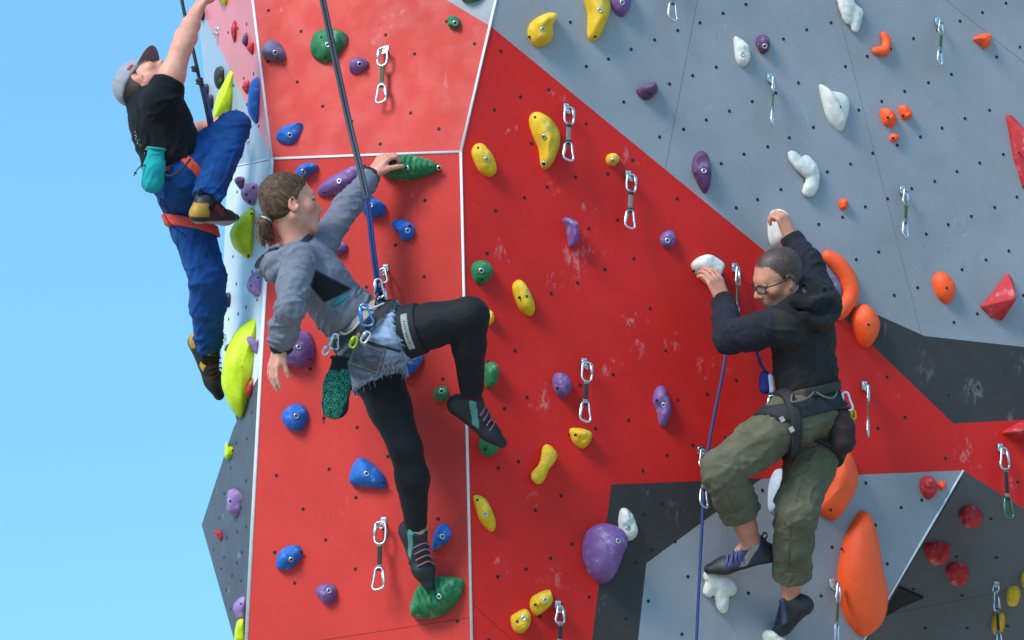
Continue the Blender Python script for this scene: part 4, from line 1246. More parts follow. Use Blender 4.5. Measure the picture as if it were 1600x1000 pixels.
M_skin = mat('skin', (.5, .3, .2), .5, var=.10, vscale=38, bump=.45, bscale=230, mott=.06, attr=True, sss=.12, spec=.4)
M_cloth = mat('knit_fabric', (.2, .2, .2), .9, var=.10, vscale=60, bump=.5, bscale=520, attr=True, sheen=.03, weave=.6, spec=.2)
M_denim = mat('denim', (.2, .2, .3), .88, var=.28, vscale=34, bump=.5, bscale=620, attr=True, sheen=.03, weave=.8, spec=.2)
M_canvas = mat('cotton_canvas', (.2, .2, .1), .88, var=.12, vscale=26, bump=.4, bscale=480, attr=True, sheen=.03, weave=.7, spec=.2)
M_stretch = mat('stretch_fabric', (.01, .01, .01), .72, var=.1, vscale=40, bump=.3, bscale=600, attr=True, sheen=.03, spec=.25)
M_web = mat('nylon_webbing', (.02, .02, .02), .7, var=.15, vscale=90, bump=.5, bscale=420, attr=True, weave=.8, spec=.35)
M_hair = mat('hair', (.08, .05, .03), .55, var=.25, vscale=90, bump=.2, bscale=400, attr=True, spec=.22)
M_shoe = mat('shoe', (.02, .02, .02), .55, var=.14, vscale=50, bump=.25, bscale=320, attr=True, spec=.45)
M_eye = mat('eye', (.6, .6, .6), .15, bump=0, attr=True)
M_bluealu = mat('blue_anodised', (.10, .30, .75), .25, .85, var=.05, bump=0)
M_limealu = mat('lime_anodised', (.50, .60, .02), .35, .6, var=.05, bump=0)

def paint(V, base, rules):
    c = np.tile(np.asarray(base, float), (len(V), 1))
    for fn, col in rules:
        m = np.clip(fn(V), 0, 1)[:, None]
        c = c * (1 - m) + np.asarray(col) * m
    return c
def near(p, r, soft=.35):
    p = np.asarray(p)
    return lambda V: np.clip((r - np.linalg.norm(V - p, axis=1)) / (r * soft), 0, 1)
def slab(p, n, w, soft=.004):
    n = nrm(n); p = np.asarray(p)
    return lambda V: np.clip((w - np.abs((V - p) @ n)) / soft, 0, 1)
def both(a, b): return lambda V: a(V) * b(V)
def side_of(p, n, soft=.006):
    n = nrm(n); p = np.asarray(p)
    return lambda V: np.clip(((V - p) @ n) / soft + .5, 0, 1)
def lerp(a, b, t): return a + (b - a) * t

def make_shoe(pr, name, ankle, toe, up, cols, length=.235, width=1.0, bend=.0, sidehint=None, label=None):
    """tight climbing shoe: sole, rand, upper, strap, laces, pull tab"""
    f0 = nrm(toe - ankle)
    up = nrm(up); w_ = nrm(up - f0 * (up @ f0))
    f = nrm(f0 * math.cos(.40) + w_ * math.sin(.40)); u = nrm(w_ * math.cos(.40) - f0 * math.sin(.40)); l = np.cross(u, f)
    L = length
    heel = ankle - f * .045 - u * .050; ball = ankle + f * (L * .50) - u * (.062 + bend * .3); tip = ankle + f * (L * .74) - u * (.066 + bend)
    F = Field()
    fl = (u, .80)
    F.ell(heel + u * .012, (f, u, l), (.036, .040, .031 * width), .02)
    F.cone(heel + f * .01, ball, .031 * width, .037 * width, .02, (u, .74))
    F.cone(ball, tip, .037 * width, .023 * width, .02, (u, .68))
    F.cone(ankle + u * .004 - f * .004, ankle + f * .055 - u * .030, .036, .034, .03)
    F.cone(ankle - u * .03 - f * .012, ankle + u * .022 - f * .006, .036, .036, .02)
    F.cut(ankle + u * .032, u)
    V, Q = F.mesh(.0042); V = relax(V, Q, 1)
    rel = V - ankle
    a, b, d = rel @ f, rel @ u, rel @ l
    c = np.tile(cols['upper'], (len(V), 1))
    def put(m, col):
        m = np.clip(m, 0, 1)[:, None]; c[:] = c * (1 - m) + col * m
    solez = -.062 - .35 * bend * np.clip((a - .03) / .12, 0, 1)
    put((a - .128) / .006, cols['rand'])
    put((-.028 - a) / .006 * (b < .0), cols['heel'])
    put(((solez + .012) - b) / .004, cols['rand'])
    put(((solez - .008) - b) / .003, cols['sole'])
    if 'accent' in cols:
        st = np.abs((a - .034) + .75 * (b + .022)) < .015
        put(st.astype(float) * (b > -.052), cols['accent'])
    if 'accent2' in cols:
        st = (np.abs((a - .080) + .3 * (b + .03)) < .034) & (b > -.045) & (np.sin(a * 420) > -.1)
        put(st.astype(float), cols['accent2'])
    o = pr.part(name, V, Q, M_shoe, c, label=label)
    # laces across the instep
    mb = MB()
    for k in range(4):
        p = ankle + f * (.048 + .020 * k) + u * (.008 - .0115 * k)
        v, fc, _ = tube(catmull([p - l * .031 * width - u * .014, p - l * .012 + u * .004, p + l * .012 + u * .004, p + l * .031 * width + f * .010 - u * .014], 4), .0032, 6); mb.add(v, fc)
    obj('laces', mb.V(), mb.f, M_web, o, col=np.tile(cols.get('lace', cols['upper'] * .5 + .05), (mb.n, 1)))
    tb = ankle - f * .040 + u * .020
    v, fc, _ = tube(catmull([tb, tb - f * .016 + u * .022, tb - f * .006 + u * .036, tb + f * .010 + u * .014], 4), 0, 8, flat=(.006, .0016), ref=l)
    obj('pull_tab', v, fc, M_web, o, col=np.tile(cols.get('tab', np.array([.02, .02, .02])), (len(v), 1)))
    return f, u, l

def band(src, p, n, w, off, res=.005, lo=None, hi=None, rad=None, soft=.003):
    """a strap: the clothed shape grown by off, kept between two planes w either side of p"""
    F = Field(); F.merge(src, off)
    p = np.asarray(p); n = nrm(n)
    F.clip(lambda P: np.abs((P - p) @ n) - w, soft)
    if rad: F.clip(lambda P: np.linalg.norm(P - p, axis=1) - rad, soft)
    r = rad or .3
    V, Q = F.mesh(res, p - r, p + r)
    return V, Q

def strap(pr, name, pts, w, t, col, ref, parent=None, m=None, n=6):
    v, f, _ = tube(catmull(pts, n), 0, 8, flat=(w, t), ref=ref)
    return obj(name, v, f, m or M_web, parent or pr.o, col=np.tile(np.asarray(col, float), (len(v), 1)))

def eyes(pr, P, ax, q, iris=(.05, .03, .02)):
    f, u, l = ax
    for sd in (-1, 1):
        c = P(7.55, -.75, sd * 3.25)
        F = Field(); F.ball(c, 1.18 * q, .001)
        V, Q = F.mesh(.0022)
        dd = (V - c) / np.linalg.norm(V - c, axis=1)[:, None]
        look = nrm(f - .1 * u); a = dd @ look
        col = np.tile([.62, .58, .55], (len(V), 1)); col[a > .84] = iris; col[a > .95] = (.004, .004, .004)
        pr.part('eye', V, Q, M_eye, col)
        v, fc, _ = tube(catmull([P(8.35, 1.35, sd * 1.8), P(8.45, 1.75, sd * 3.3), P(7.6, 1.35, sd * 5.0)], 5), np.interp(np.arange(11), [0, 4, 10], [.0030, .0036, .0014]) * q * 100, 6)
        pr.part('eyebrow', v, fc, M_hair, np.tile([.035, .022, .014], (len(v), 1)))

def chalk_bag(label, top, bot, r0, r1, col_fn, m, rim=None, side=None, squash=.75, lace=None):
    """soft bag: narrow gathered mouth, fuller body, rounded foot, drawstring"""
    ax = nrm(bot - top); sd = nrm(side if side is not None else FZ); sd = nrm(sd - ax * (sd @ ax)); L = np.linalg.norm(bot - top)
    F = Field()
    F.cone(top + ax * r0 * .6, top + ax * L * .45, r0, r1 * .92, .02, (sd, squash)); F.cone(top + ax * L * .45, bot - ax * r1, r1 * .92, r1, .02, (sd, squash))
    F.cut(top, -ax)
    V, Q = F.mesh(.0035)
    V = folds(V, Q, [(top, bot)], .004, .05, 1.0, [(top, .05)], seed=5)
    t = empty('chalk_bag', top); tag(t, label, 'chalk bag', 'chalk bags hung from harnesses')
    obj('bag_body', V, Q, m, t, col=col_fn(V))
    tt = top + ax * .004; w = np.cross(ax, sd)
    ring = [tt + (w * math.cos(a) + sd * math.sin(a) * squash) * (r0 * 1.03) for a in np.linspace(0, 2 * math.pi, 20, endpoint=False)]
    v, f, _ = tube(ring, .0055, 6, True); obj('rim', v, f, M_web, t, col=np.tile(rim if rim is not None else [.015] * 3, (len(v), 1)))
    if lace is not None:
        v, f, _ = tube(catmull(lace, 5), .0022, 6); obj('drawstring', v, f, M_web, t, col=np.tile([.012, .012, .014], (len(v), 1)))
        v, f, _ = tube([lace[-1] * .35 + lace[-2] * .65, lace[-1] * .6 + lace[-2] * .4], .0058, 8); obj('cord_lock', v, f, M_web, t, col=np.tile([.012, .012, .014], (len(v), 1)))
    return t

SK_W = lin(205, 140, 115); SK_M = lin(196, 132, 105); SK_L = lin(214, 146, 120)
BLK = np.array([.010, .010, .012])

def dist(a, b): return float(np.linalg.norm(np.asarray(a) - np.asarray(b)))

# ------------------------------------------------------------------ the woman in the middle
def build_woman():
    D = 11.52
    pr = Person('woman in a grey hoodie and denim shorts over black leggings leaning back on the wall', W(668, 905, D))
    hipR = W(602, 527, D - .06); hipL = W(580, 560, D + .11); pel = W(580, 535, D + .03)
    knR = W(735, 493, D - .14); anR = W(738, 630, D + .02); toR = W(784, 690, D + .06)
    knL = W(634, 700, D + .02); anL = W(651, 835, D + .08); toL = W(670, 908, D + .07)
    waist = W(538, 490, D + .01); chest = W(497, 437, D - .03); nb = W(462, 385, D - .03)
    shR = W(468, 410, D - .17); shL = W(500, 388, D + .12)
    elR = W(452, 482, D - .31); wrR = W(437, 540, D - .18)
    elL = W(543, 320, D + .24); wrL = W(581, 274, D + .36)
    print('woman', [round(x, 2) for x in (dist(hipR, knR), dist(knR, anR), dist(hipL, knL), dist(knL, anL), dist(shR, elR), dist(elR, wrR), dist(shL, elL), dist(elL, wrL), dist(shR, shL))], 'wall at hand', depth_of(FA['AL'].hit(600, 250)), depth_of(wrL), 'foot', depth_of(FA['AL'].hit(670, 905)), depth_of(toL))
    spine = nrm(chest - pel); side = nrm(shL - shR); front = nrm(np.cross(spine, side)); 
    if front @ RX < 0: front = -front
    hc = W(453, 318, D - .03)
    S = pr.skin
    P, ax, q = head_field(S, hc, cv(.90, .10, .34), cv(-.30, .92, .10), 1.0, nb, .043, True)
    S.chain([pel, waist, chest], [.075, .065, .07], .03); S.chain([chest, nb], [.065, .045], .03); S.cone(shR, shL, .035, .035, .03)
    S.chain([chest, shR, elR, wrR], [.05, .035, .030, .026], .015); S.chain([chest, shL, elL, wrL], [.05, .035, .030, .026], .015)
    S.chain([pel, hipR, knR, anR, lerp(anR, toR, .25)], [.09, .08, .05, .032, .02], .02); S.chain([pel, hipL, knL, anL, lerp(anL, toL, .25)], [.09, .08, .05, .032, .02], .02)
    hand_field(S, wrL, cv(.55, .80, .10), cv(.62, -.55, .55), -1, (.75, 1.0, .8), .05, .98, (.5, .6))
    hand_field(S, wrR, cv(-.25, -.93, -.15), cv(.80, -.10, .45), 1, (.22, .28, .22), .16, .98, (.25, .35))
    V, Q = S.mesh(.0042); V = relax(V, Q, 1)
    rel = (V - hc) / q; fu, uu, lu = rel @ ax[0], rel @ ax[1], np.abs(rel @ ax[2])
    lips = (np.abs(uu + 6.7) < 1.3) & (fu > 8.6) & (lu < 2.1) & (fu < 12)
    c = np.tile(SK_W, (len(V), 1)); c[lips] = lin(190, 100, 92)
    ck = np.clip(1 - np.linalg.norm(np.stack([fu - 6.5, uu + 3.6, lu - 4.2], 1), axis=1) / 3.2, 0, 1)[:, None]; c = c * (1 - .35 * ck) + lin(205, 112, 95) * .35 * ck
    ear = np.clip(1 - np.linalg.norm(np.stack([fu + 1.3, uu + 1.7, lu - 7.6], 1), axis=1) / 3.6, 0, 1)[:, None]; c = c * (1 - .4 * ear) + lin(205, 100, 85) * .4 * ear
    for w in (wrL, wrR):
        k = np.clip(1 - np.linalg.norm(V - w, axis=1) / .2, 0, 1)[:, None] * .3; c = c * (1 - k) + lin(206, 125, 108) * k
    c[(np.abs(uu + .35 - .06 * (lu - 3.3) ** 2 * -1) < .38) & (lu > 1.9) & (lu < 5.0) & (fu > 6.2)] = lin(70, 44, 38)
    pr.part('body', V, Q, M_skin, c)
    eyes(pr, P, ax, q, (.03, .05, .06))
    # hair: close cap pulled back to a low ponytail, with loose strands
    H = Field()
    H.ell(P(-1.7, 3.7, 0), ax, np.array([9.7, 8.3, 7.7]) * q, .01); H.ell(P(-4.0, -1.0, 0), ax, np.array([6.3, 6.4, 6.6]) * q, .03)
    H.ell(P(11.2, -3.6, 0), ax, np.array([7.6, 9.6, 9.5]) * q, .012, 's')
    for sd in (-1, 1): H.ell(P(1.6, -3.0, sd * 8.0), ax, np.array([4.3, 4.6, 2.6]) * q, .01, 's')
    H.cut(P(-4, -6.3, 0), -ax[1] - .2 * ax[0], .01)
    kn = P(-9.6, -4.4, 0)
    tl = [kn, P(-11.0, -6.6, .3), P(-10.6, -10, .6), P(-9.2, -13.2, 1.0)]
    H.chain(tl, [.016, .022, .019, .007], .012)
    V, Q = H.mesh(.0042)
    strand = lambda V: 0.5 + 0.5 * vnoise(np.stack([(V - hc) @ ax[2] * 260, (V - hc) @ nrm(ax[1] + ax[0]) * 260, (V - hc) @ nrm(ax[1] - ax[0]) * 14], 1), 2)
    sv = strand(V); Nn = vnormals(V, Q); V = V + Nn * ((sv - .5) * .0024)[:, None]
    h0, h1 = lin(54, 38, 28), lin(116, 84, 57)
    hair = pr.part('hair', V, Q, M_hair, h0 + (h1 - h0) * np.clip(sv * .9 - .1, 0, 1)[:, None])
    mb = MB(); cols = []
    for k in range(420):
        th = rng.uniform(-1, 1); sd = rng.choice((-1, 1)); t0 = rng.uniform(0, 1)
        # start along the hairline from the forehead down to the ear
        st = np.array([lerp(6.8, 0.8, t0), lerp(10.0, -.2, t0 ** 1.3), sd * lerp(rng.uniform(0, 4.5), 7.6, t0 ** .8)])
        en = np.array([-9.4, -4.4, sd * rng.uniform(0, .8)])
        pts = []
        for j in range(9):
            t = j / 8; p = st * (1 - t) + en * t
            cc = np.array([-1.7, 3.2, 0]); dv = (p - cc) / np.array([9.85, 8.5, 7.85]); r = np.linalg.norm(dv)
            bulge = lerp(p, cc + (p - cc) / r, min(1, 2.2 * math.sin(math.pi * min(max(t, .0), 1)) ** .6))
            pts.append(P(*(bulge + rng.normal(0, .06, 3))))
        v, fc, _ = tube(catmull(pts, 2), np.interp(np.linspace(0, 1, 17), [0, .2, .9, 1], [.0006, .0012, .0012, .0007]), 3, cap=False)
        mb.add(v, fc); g = rng.uniform(0, 1); cols.append(np.tile(h0 * .8 + (h1 * 1.15 - h0 * .8) * g, (len(v), 1)))
    for k in range(46):
        # loose flyaway hairs at the nape, temple and crown
        st = P(rng.uniform(-9, 5), rng.uniform(-4, 11), rng.uniform(-6.5, -2)); dv = nrm(st - P(-1.5, 2.5, 0)); st = P(-1.5, 2.5, 0) + dv * .098
        tg = nrm(np.cross(dv, rng.normal(0, 1, 3))); L = rng.uniform(.02, .05)
        pts = [st, st + tg * L * .5 + dv * .004, st + tg * L + dv * rng.uniform(.002, .014)]
        v, fc, _ = tube(catmull(pts, 3), .0005, 3, cap=False); mb.add(v, fc); cols.append(np.tile(h1, (len(v), 1)))
    for k in range(140):
        off = rng.normal(0, .009, 3); e = rng.normal(0, .016, 3); ln_ = rng.uniform(.75, 1.1)
        pts = [kn + off * .5, tl[1] + off * 1.3, lerp(tl[1], tl[2], ln_) + off * 1.5 + e * .4, lerp(tl[2], tl[3], ln_) + off + e]
        v, fc, _ = tube(catmull(pts, 4), np.interp(np.arange(13), [0, 8, 12], [.0014, .0013, .0005]), 3, cap=False)
        mb.add(v, fc); cols.append(np.tile(h0 * .8 + (h1 * 1.2 - h0 * .8) * rng.uniform(0, 1), (len(v), 1)))
    obj('hair_strands', mb.V(), mb.f, M_hair, hair, col=np.vstack(cols))['kind'] = 'stuff'
    aT = nrm(tl[1] - kn); b1 = nrm(np.cross(aT, [0, 0, 1])); b2 = np.cross(aT, b1); kc = lerp(kn, tl[1], .25)
    v, fc, _ = tube([kc + (b1 * math.cos(a) + b2 * math.sin(a)) * .0185 for a in np.linspace(0, 2 * math.pi, 14, endpoint=False)], .0042, 6, True)
    pr.part('hair_tie', v, fc, M_web, np.tile([.55, .52, .45], (len(v), 1)))
    # leggings
    G = Field()
    kmR = lerp(knR, anR, .35); kmL = lerp(knL, anL, .35)
    back = -front
    G.chain([pel, hipR], [R_(48), R_(43)], .04); G.chain([hipR, lerp(hipR, knR, .55), knR], [R_(42), R_(33), R_(28)], .025); G.chain([knR, kmR - cv(1, 0, 0) * .008, anR], [R_(27), R_(25), R_(16)], .02)
    G.chain([pel, hipL], [R_(48), R_(43)], .04); G.chain([hipL, lerp(hipL, knL, .55), knL], [R_(42), R_(32), R_(24)], .025); G.chain([knL, kmL + cv(1, 0, 0) * .010, anL], [R_(24), R_(25), R_(15)], .025)
    G.lcut(lerp(anR, knR, .13), anR - knR, .12)
    G.lcut(lerp(anL, knL, .06), anL - knL, .10)
    V, Q = G.mesh(.006); V = relax(V, Q, 2)
    V = folds(V, Q, [(hipR, knR), (knR, anR), (hipL, knL), (knL, anL)], .0032, .035, .3, [(knR, .07), (knL, .06), (lerp(pel, hipR, .5), .12), (anL, .05)], 3, .001)
    pr.part('leggings', V, Q, M_stretch, np.tile([.0065, .0065, .0075], (len(V), 1)))
    # denim cut-offs
    J = Field()
    J.chain([waist + (pel - waist) * .55, pel], [R_(46), R_(52)], .04, (front, .95))
    tR = nrm(knR - hipR); tL = nrm(knL - hipL)
    J.chain([pel, hipR, lerp(hipR, knR, .30)], [R_(50), R_(49), R_(43)], .035); J.chain([pel, hipL, lerp(hipL, knL, .32)], [R_(51), R_(48), R_(44)], .035)
    J.ell(pel - spine * .035 - front * .045, (front, side, spine), (.085, .13, .09), .04)
    eR = lerp(hipR, knR, .22) ; eL = lerp(hipL, knL, .27)
    spl = nrm(tR - tL)
    J.clip(lambda Pp: np.where((Pp - pel) @ spl > 0, (Pp - eR) @ tR + .006 * np.sin((Pp @ np.array([190., 120, 260.]))), (Pp - eL) @ tL + .006 * np.sin((Pp @ np.array([150., 210, 90.])))), .003)
    J.cut(pel + spine * .13, spine)
    V, Q = J.mesh(.005); V = relax(V, Q, 1)
    V = folds(V, Q, [(waist, pel), (hipR, knR), (hipL, knL)], .0065, .045, .4, [(hipR, .12), (hipL, .12)], 8, .001)
    d0, d1 = lin(96, 110, 134), lin(164, 180, 204)
    fade = np.clip(.5 + .8 * vnoise(V * 14, 4) + .3 * vnoise(V * 60, 6), 0, 1)[:, None]
    c = d0 + (d1 - d0) * fade * .7
    sh_c = W(556, 588, D - .15)
    under = near(sh_c, .085)(V)[:, None]; c = c * (1 - .65 * under) + lin(112, 108, 112) * .65 * under
    shorts = pr.part('denim_shorts', V, Q, M_denim, c)
    # frayed threads along the two hems
    mb = MB()
    Fr = V[(np.abs((V - eR) @ tR) < .010)]; Fl = V[(np.abs((V - eL) @ tL) < .010) & (((V - pel) @ nrm(tL - tR)) > 0)]
    for pool, t_ in ((Fr, tR), (Fl, tL)):
        if not len(pool): continue
        for k in range(130):
            p = pool[rng.integers(len(pool))]; L = rng.uniform(.008, .022) * (2.0 if rng.random() < .08 else 1)
            e = nrm(t_ + rng.normal(0, .45, 3)); m_ = p + e * L * .5 + rng.normal(0, .002, 3)
            v, fc, _ = tube([p - t_ * .004, m_, p + e * L - np.array([0, 0, L * .35])], .0008, 3, cap=False); mb.add(v, fc)
    obj('frayed_threads', mb.V(), mb.f, M_web, shorts, col=np.tile(lin(196, 200, 208), (mb.n, 1)))['kind'] = 'stuff'
    # back pocket: a patch lifted off the shorts
    pc = J.surf(573, 558, D)
    pk = Field(); pk.merge(J, .0045)
    un = nrm(CAM - pc); pu = nrm(cv(.80, -.28, 0)); pv = nrm(np.cross(un, pu))
    pk.ops = [o for o in pk.ops]
    pk.clip(lambda Pp: np.maximum(np.abs((Pp - pc) @ pu) - .062, np.abs((Pp - pc) @ pv) - .048), .004)
    pk.clip(lambda Pp: -((Pp - pc) @ un) - .08, .003)
    Vp, Qp = pk.mesh(.0045, pc - .12, pc + .12)
    if len(Vp):
        Vp = folds(Vp, Qp, [(waist, pel), (hipR, knR), (hipL, knL)], .0065, .045, .4, [(hipR, .12), (hipL, .12)], 8, .001)
        st = np.maximum(np.abs((Vp - pc) @ pu) - .054, np.abs((Vp - pc) @ pv) - .040)
        cc = np.tile(lin(84, 92, 106), (len(Vp), 1)); cc[np.abs(st) < .0025] = lin(140, 128, 112)
        obj('pocket', Vp, Qp, M_denim, shorts, col=cc)
    # hoodie
    T = Field()
    fl = (front, .80)
    T.chain([pel + spine * .12 + front * .004, waist + spine * .01, chest], [R_(51), R_(47), R_(51)], .045, fl)
    T.cone(chest, lerp(chest, nb, .62), R_(48), R_(33), .045, fl)
    T.cone(lerp(shR, shL, .08), lerp(shR, shL, .92), R_(23), R_(22), .045)
    T.chain([shR, lerp(shR, elR, .5), elR], [R_(24), R_(22), R_(20.5)], .03); T.chain([elR, lerp(elR, wrR, .6), wrR], [R_(20.5), R_(19), R_(17)], .02)
    T.chain([shL, elL], [R_(24), R_(20)], .03); T.chain([elL, wrL], [R_(20), R_(16)], .02)
    # collar and hood lying on the back
    T.cone(nb + front * .02 - spine * .03, nb - front * .03 - spine * .012, R_(23), R_(24), .02)
    hb = W(432, 415, D - .06)
    T.chain([W(482, 394, D - .09), W(458, 394, D - .13), W(430, 409, D - .10), W(416, 416, D - .04), W(428, 398, D + .05), W(468, 376, D + .09)], [R_(8), R_(12), R_(15), R_(15), R_(13), R_(9)], .012)
    T.chain([W(447, 414, D - .15), W(430, 428, D - .10), W(424, 430, D - .03)], [R_(10), R_(12), R_(11)], .010)
    T.ell(W(436, 392, D - .02), (cv(-.62, -.72, 0), side, cv(-.72, .62, 0)), (.045, .062, .030), .008, 's')
    T.cut(pel + spine * .125, -spine, .006)
    T.lcut(wrR + nrm(wrR - elR) * .004, wrR - elR, .09); T.lcut(wrL + nrm(wrL - elL) * .004, wrL - elL, .09)
    V, Q = T.mesh(.0055); V = relax(V, Q, 2)
    bonesT = [(pel, chest), (chest, nb), (shR, elR), (elR, wrR), (shL, elL), (elL, wrL)]
    V = folds(V, Q, bonesT, .008, .030, .28, [(lerp(elR, wrR, .5), .09), (elR, .09), (shR, .07), (elL, .10), (waist, .12), (hb, .06), (wrR, .05)], 11, .001, base=.32)
    g0 = lin(112, 112, 122); hth = vnoise(V * 60, 2)[:, None] * .06 + 1
    c = np.tile(g0, (len(V), 1)) * hth
    # black side panel under the arm, dark cuffs, collar edge, pale lower flank
    a_, b_ = W(507, 432, D - .2), W(505, 478, D - .2)
    def panelm(Vv):
        x = (Vv - CAM) @ FZ; px = 800 + FPX * ((Vv - CAM) @ RX) / x; py = 500 - FPX * ((Vv - CAM) @ UY) / x
        poly = [(490, 420), (552, 452), (528, 463), (507, 474), (484, 446)]
        m = np.ones(len(Vv))
        area = sum(poly[i][0] * poly[(i + 1) % 5][1] - poly[(i + 1) % 5][0] * poly[i][1] for i in range(5))
        sg = 1 if area > 0 else -1
        for i in range(5):
            (x1, y1), (x2, y2) = poly[i], poly[(i + 1) % 5]; L = math.hypot(x2 - x1, y2 - y1)
            m = np.minimum(m, np.clip(sg * ((x2 - x1) * (py - y1) - (y2 - y1) * (px - x1)) / L / 2 + .5, 0, 1))
        tor = np.linalg.norm((Vv - shR) - np.outer(np.clip((Vv - shR) @ nrm(elR - shR), 0, 1), nrm(elR - shR)), axis=1) > R_(26)
        return m * (((Vv - chest) @ side) < .02) * tor
    m = panelm(V)[:, None]; c = c * (1 - m) + BLK * 1.3 * m
    for w_, e_ in ((wrR, elR), (wrL, elL)):
        m = slab(w_ - nrm(w_ - e_) * .006, w_ - e_, .011)(V)[:, None] * (np.linalg.norm(V - w_, axis=1) < .09)[:, None]; c = c * (1 - m) + np.array([.022] * 3) * m
    low = side_of(waist + spine * .03, -spine, .03)(V)[:, None]; c = c * (1 - .5 * low) + lin(120, 116, 114) * .5 * low
    ring = (np.abs((V - nb) @ nrm(spine + .2 * front) - .012) < .010) & (np.linalg.norm(V - nb, axis=1) < .085); c[ring] = .018
    inn = near(W(434, 392, D - .02), .058, .2)(V)[:, None]; c = c * (1 - .9 * inn) + np.array([.02, .02, .024]) * .9 * inn
    hd_e = nrm(W(450, 384, D - .02) - W(404, 408, D - .06)); hp = V - W(404, 408, D - .06); ht = np.clip(hp @ hd_e, 0, dist(W(450, 384, D - .02), W(404, 408, D - .06))); hdm = np.linalg.norm(hp - ht[:, None] * hd_e, axis=1) < .030
    c[hdm & (((V - nb) @ front) < -.01)] = (.02, .02, .024)
    pr.part('hoodie', V, Q, M_cloth, c)
    # teal shirt hem showing at the waist
    tc_ = W(545, 470, D - .17)
    Vb, Qb = band(T, tc_, nrm(spine + .25 * front), .0065, .006, .004, rad=.075)
    if len(Vb): pr.part('teal_shirt_hem', Vb, Qb, M_cloth, np.tile(lin(22, 130, 138), (len(Vb), 1)))
    # harness
    wl_ = Field(); wl_.merge(J, .010); 
    W1 = Field(); W1.chain([waist + spine * .03, pel], [R_(58), R_(58)], .04, (front, .92))
    bc = pel + spine * .098
    Vb, Qb = band(J, bc, spine, .030, .013, .0055, rad=.22)
    sidec = ((Vb - bc) @ spine)
    c = np.tile([.020, .020, .024], (len(Vb), 1)); c[sidec > .012] = lin(146, 142, 140); c[sidec < -.022] = lin(120, 116, 114)
    har = pr.part('harness', Vb, Qb, M_web, c)
    L1 = Field(); L1.chain([hipR, knR], [R_(43), R_(28)], .02)
    lc = lerp(hipR, knR, .33)
    Vb, Qb = band(L1, lc, tR, .036, .007, .0055, rad=.2)
    c = np.tile([.009, .009, .010], (len(Vb), 1)); ll = obj('leg_loop', Vb, Qb, M_web, har, col=c)
    tgc = W(637, 520, D - .12); gu = nrm(cv(.18, -1, 0))
    on = FPX * 0
    px = [800 + FPX * ((p - CAM) @ RX) / ((p - CAM) @ FZ) for p in Vb]; 
    # reflective label patch on the leg loop, following its surface
    L2 = Field(); L2.chain([hipR, knR], [R_(43), R_(28)], .02)
    pt = lc + nrm(CAM - lc) * .10
    F2 = Field(); F2.merge(L2, .0095); F2.clip(lambda Pp: np.maximum(np.abs((Pp - lc) @ tR) - .013, np.abs((Pp - pt) @ nrm(np.cross(tR, FZ))) - .066), .003); F2.clip(lambda Pp: -((Pp - lc) @ nrm(CAM - lc)), .003)
    V2, Q2 = F2.mesh(.004, lc - .15, lc + .15)
    if len(V2):
        e2 = nrm(np.cross(tR, FZ)); s1 = (V2 - pt) @ e2; s2 = (V2 - lc) @ tR
        c2 = np.tile(lin(150, 154, 146), (len(V2), 1)); c2[(np.abs(s2) < .0035) & (np.abs(s1) < .045) & (np.sin(s1 * 700) > -.2)] = .03
        pr.part('leg_loop_label', V2, Q2, M_web, c2, parent=har)
    L3 = Field(); L3.chain([hipL, knL], [R_(47), R_(32)], .02)
    Vb, Qb = band(L3, lerp(hipL, knL, .12), tL, .020, .008, .0055, rad=.2); obj('leg_loop', Vb, Qb, M_web, har, col=np.tile(lin(118, 114, 112), (len(Vb), 1)))
    dN = D - .20
    A1 = Field(); A1.merge(J, .016); A1.merge(L1, .014)
    SF = lambda x, y, o=0: A1.surf(x, y, D, o)
    strap(pr, 'riser_strap', [SF(566, 532), SF(596, 541), SF(626, 549)], .005, .0016, [.008] * 3, UY, har)
    for pts in ([SF(530, 512, -.01), SF(537, 522, .012), SF(550, 516, .012), SF(562, 504, -.006)], [SF(564, 480), SF(580, 482, .012), SF(600, 474)]):
        v, f, _ = tube(catmull(pts, 6), .0042, 7); obj('gear_loop', v, f, M_web, har, col=np.tile(lin(186, 180, 160), (len(v), 1)))
    strap(pr, 'waist_strap', [SF(528, 556), SF(545, 540), SF(562, 522)], .009, .002, lin(124, 120, 118), UY, har)
    tie = W(592, 458, D - .10)
    strap(pr, 'belay_loop', [W(586, 476, D - .12), W(590, 462, D - .13), tie, W(600, 470, D - .09), W(596, 482, D - .10)], .0075, .003, [.03, .03, .035], FZ, har)
    # carabiners on the harness
    def clip_on(label, x, y, dx, dy, m, depth, sc=.9, kind='d', gs=1):
        dn = cv(dx, -dy, 0); ac = nrm(np.cross(dn, FZ))
        t = empty('carabiner', W(x, y, depth)); carabiner(t, W(x, y, depth), dn, ac, kind, m, gs, name='frame', scale=sc, locker=True)
        tag(t, label, 'carabiner', 'carabiners clipped to harnesses'); return t
    clip_on('pale blue locking carabiner on the woman\'s waist belt', 566, 476, .25, 1, M_bluealu, depth_of(SF(570, 495, .035)))
    clip_on('lime green belay device clipped to the woman\'s harness', 556, 527, -.35, .8, M_limealu, depth_of(SF(556, 530, .012)), .45, 'oval')
    clip_on('silver carabiner beside the lime device on the woman\'s harness', 576, 519, -.5, .8, M_alu, depth_of(SF(574, 525, .012)), .5, 'oval')
    clip_on('silver carabiner at the woman\'s back above her chalk bag', 524, 522, -.15, 1, M_alu, dN + .04, .62)
    clip_on('small silver ring carabiner at the woman\'s lower back', 515, 540, -.4, .6, M_alu, dN + .06, .42, 'oval')
